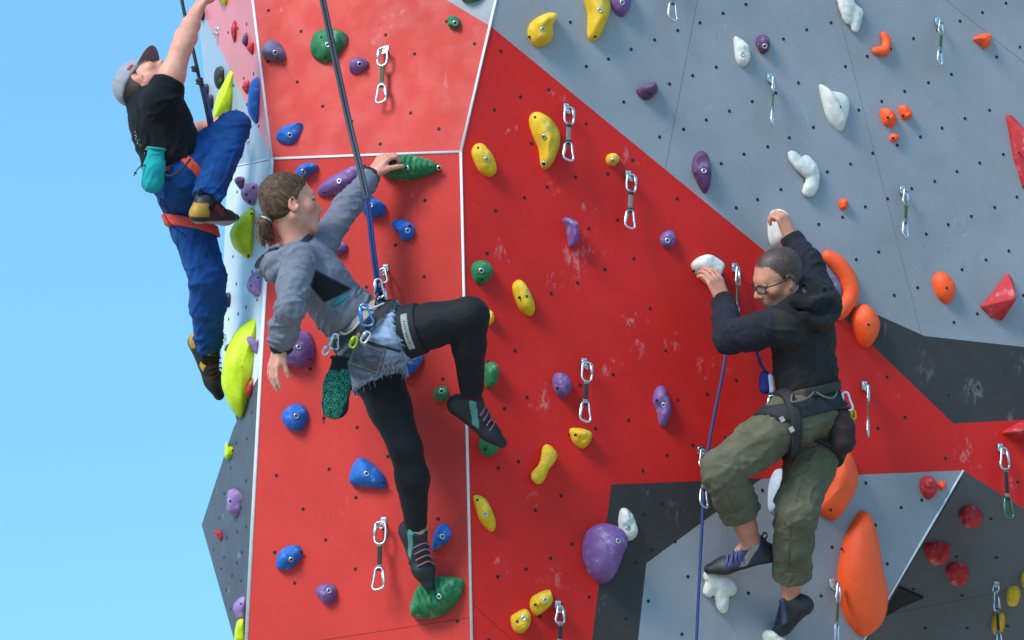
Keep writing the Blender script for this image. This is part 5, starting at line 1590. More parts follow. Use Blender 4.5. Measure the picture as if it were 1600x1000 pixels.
    # chalk bag
    def ck(V):
        p = (V - W(522, 605, dN)); a, b = p @ RX, p @ UY
        x1 = np.abs(((a * 58 + .6 * np.sin(b * 90)) % 1) - .5); rr_ = np.sqrt((((a * 34) % 1) - .5) ** 2 + (((b * 34 + .5 * np.floor(a * 34)) % 1) - .5) ** 2); sp = np.sin(rr_ * 24 + np.arctan2((b * 34 + .5 * np.floor(a * 34)) % 1 - .5, (a * 34) % 1 - .5))
        c = np.tile(lin(12, 52, 42), (len(V), 1)); c[sp > .35] = lin(58, 140, 112)
        c[(V - W(524, 578, dN)) @ UY > .0] = BLK * 1.4
        c[(V - W(545, 620, dN)) @ nrm(RX - .35 * UY) > -.005] = BLK * 1.4
        return c
    chalk_bag('green swirl-patterned chalk bag hanging behind the woman', W(531, 558, dN + .08), W(522, 655, dN + .02), .030, .050, ck, M_canvas, side=FZ, squash=.62,
              lace=[W(508, 612, dN), W(504, 628, dN - .02), W(506, 645, dN - .02), W(506, 662, dN - .02)])
    strap(pr, 'chalk_bag_loop', [W(527, 530, dN + .03), W(522, 545, dN + .02), W(530, 560, dN + .03)], .006, .002, [.012] * 3, FZ, har)
    # shoes and socks
    teal = lin(74, 132, 122)
    sc_ = dict(upper=np.array([.012, .012, .013]), rand=np.array([.010] * 3), sole=np.array([.016] * 3), heel=np.array([.012] * 3), accent=teal, lace=lin(150, 96, 108), tab=teal)
    for nm, an, to, kn_, b in (('climbing_shoe', anR, toR, knR, .010), ('climbing_shoe', anL, toL, knL, .018)):
        upv = nrm(kn_ - an)
        make_shoe(pr, nm, an, to, upv, sc_, .225, 1.12, b)
    F = Field(); F.cone(anR + (knR - anR) * .22, anR + nrm(knR - anR) * .012, .039, .036, .01); F.cut(anR + (knR - anR) * .20, knR - anR)
    V, Q = F.mesh(.005); pr.part('sock', V, Q, M_cloth, np.tile(lin(62, 26, 34), (len(V), 1)))
    F = Field(); F.cone(anL + (knL - anL) * .16, anL - nrm(knL - anL) * .01, .034, .033, .01); F.cut(anL + (knL - anL) * .15, knL - anL)
    V, Q = F.mesh(.005); pr.part('sock', V, Q, M_cloth, np.tile(lin(30, 78, 120), (len(V), 1)))
    # her rope: a dark strand pair from above that ends in the blue tie-in strand
    top = W(492, -60, D + .02); mid = W(545, 190, D - .03); r1 = W(571, 300, D - .12); r2 = tie
    A = np.array([top, W(519, 70, D), mid, r1, W(581, 380, D - .13), W(587, 425, D - .12), r2])
    sp = catmull(A, 14)
    n1 = int(len(sp) * .52)
    t = empty('climbing_rope', r2); tag(t, 'doubled rope, slate above and blue below, running up from the woman\'s harness', 'rope', 'climbing ropes')
    for off in (-.0062, .0062):
        v, f, uv = tube(sp[:n1 + 1] + RX * off, .0062, 8); obj('slate_strand', v, f, M_rope_dark, t, uv=uv)
    v, f, uv = tube(sp[n1 - 1:] + RX * -.003, .0064, 8); obj('blue_strand', v, f, M_rope_blue, t, uv=uv)
    v, f, uv = tube(sp[n1 - 1:-8] + RX * .007, .0055, 8); obj('blue_strand', v, f, M_rope_blue, t, uv=uv)
    kt = []
    for a in np.linspace(0, 6 * math.pi, 40): kt.append(tie + UY * (.025 - .0035 * a) + (RX * math.cos(a) + FZ * math.sin(a)) * .011 + RX * .006)
    v, f, uv = tube(kt, .0055, 7); obj('tie_in_knot', v, f, M_rope_blue, t, uv=uv)
    cc = empty('carabiner', tie); carabiner(cc, W(590, 436, D - .12), cv(.05, -1, 0), cv(1, .05, .2), 'd', M_alu, 1, name='frame', scale=.75, locker=True)
    tag(cc, 'silver carabiner joining the woman\'s rope to her belay loop', 'carabiner', 'carabiners clipped to harnesses')
build_woman()
def skin_paint(V, hc, ax, q, base, wr, stubble=0.0, crop=None):
    rel = (V - hc) / q; fu, uu, lu = rel @ ax[0], rel @ ax[1], np.abs(rel @ ax[2])
    c = np.tile(base, (len(V), 1))
    c[(np.abs(uu + 6.7) < 1.2) & (fu > 8.6) & (lu < 2.1) & (fu < 12)] = base * np.array([.80, .55, .52])
    if stubble:
        m = np.clip((-3.8 - uu) / 1.5, 0, 1) * np.clip((fu + 1.5) / 2, 0, 1) * (uu > -13) * (fu < 11.5)
        m = (m * stubble)[:, None]; c = c * (1 - m) + np.array([.035, .026, .022]) * m
    c[(np.abs(uu + .35) < .38) & (lu > 1.9) & (lu < 5.0) & (fu > 6.2)] = (.06, .03, .022)
    if crop is not None:
        # closely cropped hair: scalp darkened by stubble, thinning at the temples
        hl = np.interp(fu, [-12, -6, -3.5, -1.5, 0.5, 2.2, 4.5, 6.5, 8.5], [-6.5, -6.2, -5.0, -0.6, -1.6, 2.6, 5.0, 6.4, 7.6]) + np.clip((lu - 3.2) / 2, 0, 1) * np.clip((fu - 3) / 2, 0, 1) * 1.6
        m = np.clip((uu - hl + .35 * vnoise(V * 300, 4)) / 1.0, 0, 1) * (uu < 14) * (np.linalg.norm(rel, axis=1) < 15) * (lu < 7.75 + (uu > 2))
        dens = np.clip(.93 - .12 * vnoise(V * 240, 8), 0, 1)
        m = (m * dens)[:, None]; c = c * (1 - m) + np.asarray(crop) * m
    ear = np.clip(1 - np.linalg.norm(np.stack([fu + 1.3, uu + 1.7, lu - 7.6], 1), axis=1) / 3.6, 0, 1)[:, None] * .4
    c = c * (1 - ear) + base * np.array([1, .62, .58]) * ear
    for w in wr:
        k = np.clip(1 - np.linalg.norm(V - w, axis=1) / .2, 0, 1)[:, None] * .35
        c = c * (1 - k) + base * np.array([1.02, .80, .80]) * k
    return c

# ------------------------------------------------------------------ the man on the left, climbing the side face
def build_left_man():
    D = 12.12
    pr = Person('man in a black T-shirt, blue trousers and grey cap climbing the left side face', W(335, 600, D))
    pel = W(281, 282, D); hipR = W(290, 272, D - .06); hipL = W(284, 302, D + .10)
    knR = W(366, 198, D - .02); anR = W(322, 314, D - .15); toR = W(370, 352, D + .06)
    knL = W(324, 430, D + .06); anL = W(327, 545, D + .24); toL = W(341, 612, D + .32)
    waist = W(268, 238, D - .02); chest = W(250, 192, D - .04); nb = W(228, 152, D - .03)
    shR = W(254, 156, D - .16); shL = W(236, 172, D + .14)
    elR = W(284, 74, D - .12); wrR = W(306, 20, D + .05)
    elL = W(280, 212, D + .24); wrL = W(312, 202, D + .20)
    print('left man', [round(x, 2) for x in (dist(hipR, knR), dist(knR, anR), dist(hipL, knL), dist(knL, anL), dist(shR, elR), dist(elR, wrR))])
    spine = nrm(chest - pel); side = nrm(shL - shR); front = nrm(np.cross(spine, side))
    if front @ RX < 0: front = -front
    hc = W(223, 129, D - .03)
    S = pr.skin
    P, ax, q = head_field(S, hc, cv(.42, .86, .28), cv(-.78, .38, .50), .92, nb, .050)
    S.chain([pel, waist, chest], [.07, .07, .08], .04); S.chain([chest, nb], [.075, .05], .04); S.cone(shR, shL, .045, .045, .04)
    S.chain([chest, shR], [.06, R_(22)], .02); S.chain([shR, lerp(shR, elR, .45), elR], [R_(22), R_(20), R_(16.5)], .03); S.chain([elR, lerp(elR, wrR, .28), lerp(elR, wrR, .65), wrR], [R_(15), R_(17.5), R_(14), R_(11)], .02); S.ball(elR - cv(.75, .3, -.5) * .018, R_(11), .015); S.cone(lerp(shR, elR, .3) + cv(.8, .2, 0) * .012, lerp(shR, elR, .75) + cv(.8, .2, 0) * .006, R_(15), R_(12), .02)
    S.chain([chest, shL, elL, wrL], [.08, .055, .042, .029], .02)
    S.chain([pel, hipR, knR, anR, lerp(anR, toR, .25)], [.065, .06, .042, .033, .022], .01); S.chain([pel, hipL, knL, anL, lerp(anL, toL, .25)], [.065, .06, .042, .033, .022], .01)
    hand_field(S, wrR, cv(.45, .85, .2), cv(.75, -.45, .4), 1, (.5, .8, .6), .05, 1.05)
    hand_field(S, wrL, cv(.6, .35, .3), cv(.5, -.6, .3), -1, (.6, .9, .6), .05, 1.05)
    V, Q = S.mesh(.0045); V = relax(V, Q, 1)
    pr.part('body', V, Q, M_skin, skin_paint(V, hc, ax, q, SK_L, (wrR, wrL), .25))
    eyes(pr, P, ax, q)
    # cropped hair under the cap
    H = Field(); H.ell(P(-1.5, 3.3, 0), ax, np.array([9.8, 8.2, 7.75]) * q, .01); H.ell(P(-4.4, -2, 0), ax, np.array([5.5, 6.0, 6.6]) * q, .02)
    H.ell(P(10.5, -3.0, 0), ax, np.array([8.0, 9.5, 9.5]) * q, .01, 's'); H.cut(P(0, -5, 0), -ax[1])
    V, Q = H.mesh(.005); pr.part('hair', V, Q, M_hair, np.tile(lin(52, 40, 32), (len(V), 1)))
    # baseball cap
    C_ = Field(); C_.ell(P(-1.3, 3.0, 0), ax, np.array([10.6, 9.7, 8.5]) * q, .01); C_.cut(P(0, 1.2, 0), -(ax[1] + .10 * ax[0]), .004)
    V, Q = C_.mesh(.005); V = folds(V, Q, [(P(0, 0, 0), P(0, 10, 0))], .003, .06, .8, [], 21)
    rel = (V - hc) / q; f_, u_, l_ = rel @ ax[0], rel @ ax[1], rel @ ax[2]
    c = np.tile(lin(150, 146, 150), (len(V), 1)); ang = np.arctan2(l_, f_ + 1.3)
    seam = np.abs(((ang / (math.pi / 3)) % 1) - .5) > .485; c[seam] *= .6
    tagm = (f_ < 3.4) & (f_ > .2) & (np.abs(u_ - 3.2) < .9) & (l_ < -5); c[tagm] = lin(150, 40, 50)
    cap = pr.part('cap', V, Q, M_canvas, c)
    mb = []; F_ = []; nu, nv = 13, 7
    for top in (0, 1):
        for i in range(nu):
            th = lerp(-1.05, 1.05, i / (nu - 1))
            for j in range(nv):
                t = j / (nv - 1)
                reach_ = 7.6 * math.cos(th * .62) ** .7
                x = -1.3 + 10.6 * math.cos(th) + reach_ * t * math.cos(th * .35); y = 8.6 * math.sin(th) * (1 + .03 * t)
                z = 1.9 + .9 * t - .055 * (y * y) * (.35 + .65 * t) * .5
                mb.append(P(x, z + (.28 if top else 0), y))
        o_ = top * nu * nv
        for i in range(nu - 1):
            for j in range(nv - 1):
                a = o_ + i * nv + j; qd = (a, a + 1, a + nv + 1, a + nv); F_.append(qd if top else qd[::-1])
    o_ = nu * nv
    for i in range(nu - 1):
        a = i * nv + nv - 1; F_.append((a, a + nv, a + nv + o_, a + o_))
    for j in range(nv - 1):
        F_.append((j, j + 1, j + 1 + o_, j + o_)); a = (nu - 1) * nv + j; F_.append((a + 1, a, a + o_, a + 1 + o_))
    cb = np.tile(lin(120, 112, 112), (len(mb), 1)); obj('brim', np.array(mb), F_, M_canvas, cap, col=cb)
    # T-shirt
    T = Field(); fl = (front, .78)
    T.chain([pel + spine * .10, waist, chest], [R_(52), R_(54), R_(56)], .05, (front, .86)); T.cone(chest, lerp(chest, nb, .75), R_(53), R_(35), .05, fl)
    T.cone(lerp(shR, shL, .06), lerp(shR, shL, .94), R_(28), R_(28), .05)
    T.cone(shR, lerp(shR, elR, .42), R_(28), R_(26), .03); T.cone(shL, lerp(shL, elL, .5), R_(31), R_(27), .03)
    T.cone(nb - front * .02, nb + front * .02, R_(22), R_(22), .02)
    T.cut(pel + spine * .085, -spine, .006); T.lcut(lerp(shR, elR, .36), elR - shR, .11); T.lcut(lerp(shL, elL, .5), elL - shL, .11)
    V, Q = T.mesh(.006); V = relax(V, Q, 2)
    V = folds(V, Q, [(chest, pel), (shR, elR), (shL, elL)], .0065, .05, .35, [(waist, .14), (shR, .07)], 31, .001)
    # long soft folds along the back and the faded print across it
    Nn = vnormals(V, Q); V = V + Nn * (.004 * np.abs(vnoise(np.stack([(V - chest) @ front * 26, (V - chest) @ side * 26, (V - chest) @ spine * 4], 1), 8)))[:, None]
    c = np.tile([.008, .008, .010], (len(V), 1))
    def pxy(V):
        z = (V - CAM) @ FZ; return 800 + FPX * ((V - CAM) @ RX) / z, 500 - FPX * ((V - CAM) @ UY) / z
    pc0, pc1 = W(198, 206, D - .05), W(228, 246, D - .05); e = nrm(pc1 - pc0)
    s1 = (V - pc0) @ e; s2 = (V - pc0) @ nrm(np.cross(e, FZ)) 
    pr.part('t_shirt', V, Q, M_cloth, c)
    # worn white lettering down the back: short strokes lying on the shirt
    mb = MB()
    for i in range(9):
        t = i / 8; x0, y0 = lerp(207, 230, t), lerp(206, 244, t)
        for k in range(3):
            ox, oy = rng.uniform(-1, 5), rng.uniform(-2, 2)
            a_ = rng.uniform(0, 3.1)
            p0 = T.surf(x0 + ox, y0 + oy, D, 'hit'); p1 = T.surf(x0 + ox + 3.2 * math.cos(a_), y0 + oy + 3.2 * math.sin(a_), D, 'hit')
            if p0 is None or p1 is None or dist(p0, p1) > .03: continue
            p0 = p0 + nrm(CAM - p0) * .005; p1 = p1 + nrm(CAM - p1) * .005
            v, f, _ = tube([p0, (p0 + p1) / 2, p1], 0, 6, flat=(.0022, .0012), ref=FZ); mb.add(v, f)
    pr.part('back_print', mb.V(), mb.f, M_cloth, np.tile(lin(200, 198, 192), (mb.n, 1)))
    # trousers
    G = Field()
    G.cone(waist + (pel - waist) * .45, pel, R_(44), R_(45), .04, (front, .92))
    G.chain([pel, hipR, lerp(hipR, knR, .5), knR], [R_(41), R_(35), R_(30), R_(27)], .03); G.chain([knR, lerp(knR, anR, .5), anR], [R_(26), R_(27), R_(25)], .005)
    G.chain([pel, hipL, lerp(hipL, knL, .5), knL], [R_(43), R_(37), R_(33), R_(29)], .03); G.chain([knL, lerp(knL, anL, .4), anL], [R_(29), R_(28), R_(22)], .02)
    G.lcut(anR - (anR - knR) * .03, anR - knR, .11); G.lcut(anL - (anL - knL) * .03, anL - knL, .11)
    V, Q = G.mesh(.006); V = relax(V, Q, 2)
    V = folds(V, Q, [(hipR, knR), (knR, anR), (hipL, knL), (knL, anL)], .0085, .05, .3, [(knR, .12), (knL, .11), (lerp(hipR, hipL, .5), .14), (anL, .09), (anR, .08)], 41, .001)
    c = np.tile(lin(18, 62, 118), (len(V), 1)) * (1 + .25 * vnoise(V * 30, 3))[:, None]
    for a_, k_ in ((anR, knR), (anL, knL)):
        m = slab(a_ - (a_ - k_) * .11, a_ - k_, .0016, .0015)(V)[:, None] * (np.linalg.norm(V - a_, axis=1) < .12)[:, None]; c = c * (1 - .5 * m)
    pr.part('trousers', V, Q, M_canvas, c)
    # harness
    red = lin(214, 70, 56)
    W1 = Field(); W1.chain([waist, pel], [R_(47), R_(47)], .04, (front, .9))
    Vb, Qb = band(W1, pel + spine * .075, spine, .024, .014, .0055, rad=.26)
    sd = (Vb - pel - spine * .080) @ spine; c = np.tile(red, (len(Vb), 1)); c[np.abs(sd) > .017] = .02
    har = pr.part('harness', Vb, Qb, M_web, c)
    L1 = Field(); L1.chain([hipR, knR], [R_(38), R_(30)], .02); Vb, Qb = band(L1, lerp(hipR, knR, .12), nrm(knR - hipR), .018, .010, .0055, rad=.2); obj('leg_loop', Vb, Qb, M_web, har, col=np.tile(red, (len(Vb), 1)))
    L2 = Field(); L2.chain([hipL, knL], [R_(38), R_(30)], .02); Vb, Qb = band(L2, lerp(hipL, knL, .40), nrm(nrm(knL - hipL) + cv(-.5, 0, 0) * .5), .020, .015, .0055, rad=.2); obj('leg_loop', Vb, Qb, M_web, har, col=np.tile(red, (len(Vb), 1)))
    strap(pr, 'riser_strap', [W(250, 300, D - .05), W(253, 325, D - .06), W(266, 350, D - .05), W(290, 368, D - .02)], .005, .002, [.01] * 3, FZ, har)
    strap(pr, 'gear_loop', [W(255, 262, D - .16), W(262, 275, D - .18), W(280, 268, D - .18), W(298, 248, D - .16)], .004, .003, [.02] * 3, UY, har)
    teal = lin(30, 152, 150)
    chalk_bag('teal chalk bag hanging behind the left man\'s hip', W(245, 231, D - .16), W(236, 302, D - .16), .034, .043, lambda V: np.tile(teal, (len(V), 1)), M_canvas, rim=teal * .8, side=FZ, squash=.8,
              lace=[W(233, 258, D - .18), W(221, 259, D - .19), W(214, 266, D - .19), W(209, 275, D - .19)])
    # shoes
    sc_ = dict(upper=np.array([.020, .018, .018]), rand=np.array([.016] * 3), sole=lin(150, 150, 146), heel=lin(176, 128, 40), accent=lin(120, 40, 28), lace=lin(110, 40, 30), tab=np.array([.02] * 3))
    make_shoe(pr, 'climbing_shoe', anR - nrm(anR - knR) * -.006, toR, nrm(knR - anR), sc_, .27, 1.12, .0)
    sc2 = dict(sc_); sc2['accent'] = lin(220, 160, 40); sc2['sole'] = np.array([.02] * 3)
    make_shoe(pr, 'climbing_shoe', anL, toL, nrm(knL - anL), sc2, .25, 1.12, .012)
    for a_, k_ in ((anR, knR), (anL, knL)):
        F = Field(); F.cone(a_ + (k_ - a_) * .12, a_ - nrm(k_ - a_) * .035, .040, .042, .01); V, Q = F.mesh(.005); pr.part('sock', V, Q, M_cloth, np.tile([.012] * 3, (len(V), 1)))
    # his rope
    t = empty('climbing_rope', W(326, 200, D)); tag(t, 'dark charcoal rope running up in front of the left man\'s chest', 'rope', 'climbing ropes')
    A = [W(274, -60, D + .06), W(286, 10, D + .06), W(301, 75, D + .05), W(313, 130, D + .03), W(321, 165, D + .02), W(327, 200, D), W(322, 228, D - .02), W(308, 248, D - .04)]
    v, f, uv = tube(catmull(A, 14), .0068, 8); obj('strand', v, f, M_rope_black, t, uv=uv)
    for (x, y) in ((305, 108), (312, 128)):
        kt = [W(x, y, D + .035) + cv(.2, -1, 0) * (.004 * a - .012) + (RX * math.cos(a * 2.2) + FZ * math.sin(a * 2.2)) * .010 for a in np.linspace(0, 6, 26)]
        v, f, uv = tube(kt, .0062, 7); obj('stopper_knot', v, f, M_rope_black, t, uv=uv)
    A = [W(318, 135, D + .03), W(325, 160, D + .02), W(331, 188, D), W(330, 205, D)]
    v, f, uv = tube(catmull(A, 8), .0062, 8); obj('tail', v, f, M_rope_blue, t, uv=uv)
build_left_man()

# ------------------------------------------------------------------ the man on the right
def build_right_man():
    D = 11.90
    pr = Person('man with glasses in a dark hooded jacket and rolled olive trousers on the right face', W(1215, 985, D))
    pel = W(1262, 638, D + .01); hipL = W(1238, 655, D - .08); hipR = W(1286, 662, D + .09)
    knL = W(1130, 734, D - .16); anL = W(1176, 850, D + .03); toL = W(1114, 890, D + .08)
    knR = W(1243, 800, D - .08); anR = W(1235, 940, D + .10); toR = W(1210, 1000, D + .22)
    waist = W(1259, 585, D); chest = W(1253, 520, D); nb = W(1248, 470, D - .02)
    shL = W(1224, 508, D - .15); shR = W(1284, 476, D + .14)
    elL = W(1140, 528, D - .10); wrL = W(1130, 470, D + .06)
    elR = W(1262, 412, D + .22); wrR = W(1236, 372, D + .28)
    print('right man', [round(x, 2) for x in (dist(hipL, knL), dist(knL, anL), dist(hipR, knR), dist(knR, anR), dist(shL, elL), dist(elL, wrL), dist(shR, elR), dist(elR, wrR))], 'wall', depth_of(FA['B2'].hit(1100, 430)), depth_of(FA['B2'].hit(1215, 360)), depth_of(FA['C'].hit(1120, 900)), depth_of(FA['C'].hit(1210, 990)))
    spine = nrm(chest - pel); side = nrm(shR - shL); front = nrm(np.cross(side, spine))
    if front @ RX > 0: front = -front
    hc = W(1216, 433, D - .06)
    S = pr.skin
    P, ax, q = head_field(S, hc, cv(-.84, -.38, -.26), cv(-.28, .92, -.22), .98, nb, .056)
    S.chain([pel, waist, chest], [.10, .10, .11], .04); S.chain([chest, nb], [.10, .055], .04); S.cone(shR, shL, .055, .055, .04)
    S.chain([chest, shL, elL, wrL], [.08, .055, .042, .029], .02); S.chain([chest, shR, elR, wrR], [.08, .055, .042, .029], .02)
    S.chain([pel, hipL, knL], [.09, .085, .055], .02); S.chain([knL, lerp(knL, anL, .3), lerp(knL, anL, .75), anL, lerp(anL, toL, .3)], [.055, .055, .040, .034, .025], .025)
    S.chain([pel, hipR, knR], [.09, .085, .055], .02); S.chain([knR, lerp(knR, anR, .3), lerp(knR, anR, .75), anR, lerp(anR, toR, .25)], [.055, .055, .040, .033, .025], .025)
    hand_field(S, wrL, cv(-.34, .88, .20), cv(-.62, -.12, .75), -1, (.35, .45, .4), .05, 1.04, (.35, .5))
    hand_field(S, wrR, cv(-.35, .90, .15), cv(-.70, -.10, .55), -1, (.75, 1.0, .8), .05, 1.04, (.5, .6))
    V, Q = S.mesh(.0042); V = relax(V, Q, 1)
    pr.part('body', V, Q, M_skin, skin_paint(V, hc, ax, q, SK_M, (wrR, wrL), .14, lin(50, 40, 35)))
    eyes(pr, P, ax, q)
    # glasses
    mb = MB()
    for sd in (-1, 1):
        cx = P(9.6, -.9, sd * 3.3); w_, h_ = 2.75 * q, 1.55 * q
        fwd = nrm(ax[0] + sd * .25 * ax[2]); lw = nrm(np.cross(fwd, ax[1]))
        ring = [cx + lw * w_ * math.copysign(abs(math.cos(a)) ** .6, math.cos(a)) + ax[1] * h_ * math.copysign(abs(math.sin(a)) ** .6, math.sin(a)) for a in np.linspace(0, 2 * math.pi, 24, endpoint=False)]
        v, f, _ = tube(ring, .0026, 6, True); mb.add(v, f)
        v, f, _ = tube(catmull([P(9.0, .1, sd * 5.9), P(7.6, .1, sd * 7.4), P(3.0, -.2, sd * 7.9), P(-1.0, .1, sd * 8.1), P(-2.6, -1.6, sd * 8.0)], 5), .0026, 6); mb.add(v, f)
    v, f, _ = tube(catmull([P(10.6, -.4, -.9), P(11.0, -.1, 0), P(10.6, -.4, .9)], 4), .0024, 6); mb.add(v, f)
    gl = obj('glasses', mb.V(), mb.f, M_shoe, pr.o, col=np.tile([.010, .009, .009], (mb.n, 1)))
    mg, nt, nd, ln, bs = _nodes('lens_glass'); bs.inputs['Alpha'].default_value = .06; bs.inputs['Roughness'].default_value = .04
    bs.inputs['Base Color'].default_value = (.9, .92, .92, 1)
    for sd in (-1, 1):
        cx = P(9.6, -.9, sd * 3.3); fwd = nrm(ax[0] + sd * .25 * ax[2]); lw = nrm(np.cross(fwd, ax[1])); w_, h_ = 2.75 * q, 1.55 * q
        vv = [cx + lw * w_ * math.copysign(abs(math.cos(a)) ** .6, math.cos(a)) + ax[1] * h_ * math.copysign(abs(math.sin(a)) ** .6, math.sin(a)) for a in np.linspace(0, 2 * math.pi, 24, endpoint=False)]
        vv2 = vv + [p + fwd * .0012 for p in vv]
        obj('lens', vv2, [tuple(range(24))[::-1], tuple(range(24, 48))] + [(k, (k + 1) % 24, (k + 1) % 24 + 24, k + 24) for k in range(24)], mg, gl, smooth=False)
    # trousers rolled to mid-shin
    G = Field()
    hL = lerp(knL, anL, .56); hR = lerp(knR, anR, .70)
    G.cone(waist + (pel - waist) * .5, pel, R_(48), R_(50), .04, (front, .9))
    G.ell(pel - spine * .03 - front * .04, (front, side, spine), (.09, .13, .09), .04)
    G.chain([pel, hipL, lerp(hipL, knL, .5), knL], [R_(47), R_(41), R_(36), R_(33)], .03); G.chain([knL, lerp(knL, anL, .3), hL], [R_(32), R_(32), R_(29)], .010)
    G.chain([pel, hipR, lerp(hipR, knR, .5), knR], [R_(47), R_(43), R_(38), R_(33)], .03); G.chain([knR, lerp(knR, anR, .35), hR], [R_(33), R_(31), R_(28)], .02)
    G.lcut(hL, anL - knL, .14); G.lcut(hR, anR - knR, .14); G.cut(waist + (pel - waist) * .55, spine)
    V, Q = G.mesh(.006); V = relax(V, Q, 2)
    V = folds(V, Q, [(hipL, knL), (knL, anL), (hipR, knR), (knR, anR)], .010, .06, .28, [(knL, .13), (knR, .12), (lerp(hipL, hipR, .4), .15), (hL, .09), (hR, .08)], 51, .002)
    ol = lin(94, 90, 70); c = np.tile(ol, (len(V), 1)) * (1 + .16 * vnoise(V * 16, 3) + .08 * vnoise(V * 60, 7))[:, None]
    kd = near(knL, .16, .8)(V)[:, None]; c = c * (1 - .3 * kd) + lin(104, 98, 84) * .3 * kd
    for a_, b_ in ((hipL, knL), (knL, anL), (hipR, knR), (knR, anR)):
        e = nrm(b_ - a_); sn = nrm(np.cross(e, FZ)); tt = (V - a_) @ e
        m = (np.abs((V - a_) @ sn + .02) < .0022) & (tt > -.01) & (tt < dist(a_, b_)) & (((V - a_) @ FZ) < .02) & (np.linalg.norm(V - a_ - np.outer(tt, e), axis=1) < .16)
        c[m] *= .62
    tr = pr.part('trousers', V, Q, M_canvas, c)
    for h_, k_, a_, r_ in ((hL, knL, anL, 29), (hR, knR, anR, 28)):
        e = nrm(a_ - k_); cu = Field(); cu.cone(h_ - e * .045, h_ + e * .004, R_(r_ + 3), R_(r_ + 3), .01); cu.lcut(h_ + e * .008, e, .2); cu.lcut(h_ - e * .052, -e, .2); cu.cone(h_ - e * .1, h_ + e * .1, R_(r_ - 4), R_(r_ - 4), .004, op='s')
        V, Q = cu.mesh(.005); V = folds(V, Q, [(k_, a_)], .006, .07, .5, [(h_, .1)], 61, .001)
        obj('turn_up', V, Q, M_canvas, tr, col=np.tile(ol * .95, (len(V), 1)) * (1 + .12 * vnoise(V * 30, 3))[:, None])
    # hooded jacket
    T = Field(); fl = (front, .80)
    T.chain([waist + (pel - waist) * .42, waist, chest], [R_(53), R_(53), R_(58)], .05, fl); T.cone(chest, lerp(chest, nb, .75), R_(55), R_(38), .05, fl)
    T.cone(lerp(shL, shR, .05), lerp(shL, shR, .95), R_(30), R_(30), .05)
    T.chain([shL, lerp(shL, elL, .5), elL], [R_(29), R_(27), R_(25)], .03); T.chain([elL, lerp(elL, wrL, .5), wrL], [R_(25), R_(22), R_(18)], .012)
    T.chain([shR, elR], [R_(29), R_(23)], .035); T.chain([elR, wrR], [R_(23), R_(17)], .02)
    T.cone(nb + front * .025 + spine * .012, nb - front * .03 + spine * .02, R_(25), R_(28), .02)
    hx = cv(.62, -.72, 0)
    T.ell(W(1280, 474, D - .06), (hx, side, np.cross(hx, side)), (.085, .115, .052), .018)
    T.cone(W(1268, 497, D - .15), W(1296, 486, D - .04), R_(13), R_(15), .025)
    T.cone(W(1236, 476, D - .14), W(1276, 448, D + .02), R_(11), R_(13), .02)
    T.chain([W(1238, 470, D - .17), W(1266, 474, D - .18), W(1294, 468, D - .07)], [R_(8), R_(11), R_(12)], .007)
    T.chain([W(1256, 494, D - .18), W(1284, 503, D - .15), W(1302, 486, D - .05)], [R_(9), R_(12), R_(11)], .007)
    T.ell(W(1268, 452, D - .05), (hx, side, np.cross(hx, side)), (.045, .07, .02), .008, 's')
    T.cut(waist + (pel - waist) * .42, -spine, .006); T.lcut(wrL + nrm(wrL - elL) * .006, wrL - elL, .10); T.lcut(wrR + nrm(wrR - elR) * .006, wrR - elR, .10)
    V, Q = T.mesh(.0055); V = relax(V, Q, 2)
    V = folds(V, Q, [(pel, chest), (chest, nb), (shL, elL), (elL, wrL), (shR, elR), (elR, wrR)], .009, .05, .28, [(elL, .10), (shL, .09), (waist, .14), (elR, .1), (W(1285, 485, D - .08), .07)], 71, .001)
    body = lin(42, 40, 38); slv = lin(36, 35, 43); hood = lin(27, 25, 27)
    c = np.tile(body, (len(V), 1))
    def bone_d(V, a, b):
        e = nrm(b - a); t = np.clip((V - a) @ e, 0, np.linalg.norm(b - a)); return np.linalg.norm(V - a - t[:, None] * e, axis=1)
    da = np.minimum(np.minimum(bone_d(V, lerp(shL, elL, .18), elL), bone_d(V, elL, wrL)), np.minimum(bone_d(V, lerp(shR, elR, .15), elR), bone_d(V, elR, wrR)))
    m = np.clip((R_(33) - da) / .006, 0, 1)[:, None]; c = c * (1 - m) + slv * m
    hd = np.minimum(bone_d(V, W(1240, 474, D - .14), W(1278, 450, D)), bone_d(V, W(1268, 497, D - .15), W(1296, 486, D - .04)))
    m = np.clip((.085 - hd) / .008, 0, 1)[:, None] * (((V - nb) @ spine) > -.055)[:, None]; c = c * (1 - m) + hood * m
    for w_, e_ in ((wrL, elL), (wrR, elR)):
        m = slab(w_ - nrm(w_ - e_) * .014, w_ - e_, .022)(V)[:, None] * (np.linalg.norm(V - w_, axis=1) < .09)[:, None]; c = c * (1 - m) + BLK * 1.3 * m
    c *= (1 + .12 * vnoise(V * 22, 3))[:, None]
    jk = pr.part('hooded_jacket', V, Q, M_cloth, c)
    # belt and harness
    W1 = Field(); W1.chain([waist, pel - spine * .02], [R_(55), R_(57)], .04, (front, .90))
    b0 = waist + (pel - waist) * .48
    Vb, Qb = band(W1, b0, nrm(spine - .10 * RX), .019, .010, .005, rad=.26)
    lw = ((Vb - b0) @ nrm(RX)); c = np.tile(lin(92, 66, 54), (len(Vb), 1)); c[lw > -.02] = lin(50, 48, 46)
    pr.part('belt', Vb, Qb, M_web, c)
    b1 = waist + (pel - waist) * .88
    Vb, Qb = band(G, b1, nrm(spine - .10 * RX), .032, .012, .0055, rad=.24)
    har = pr.part('harness', Vb, Qb, M_web, np.tile([.016, .016, .017], (len(Vb), 1)))
    L1 = Field(); L1.chain([hipL, knL], [R_(47), R_(38)], .02)
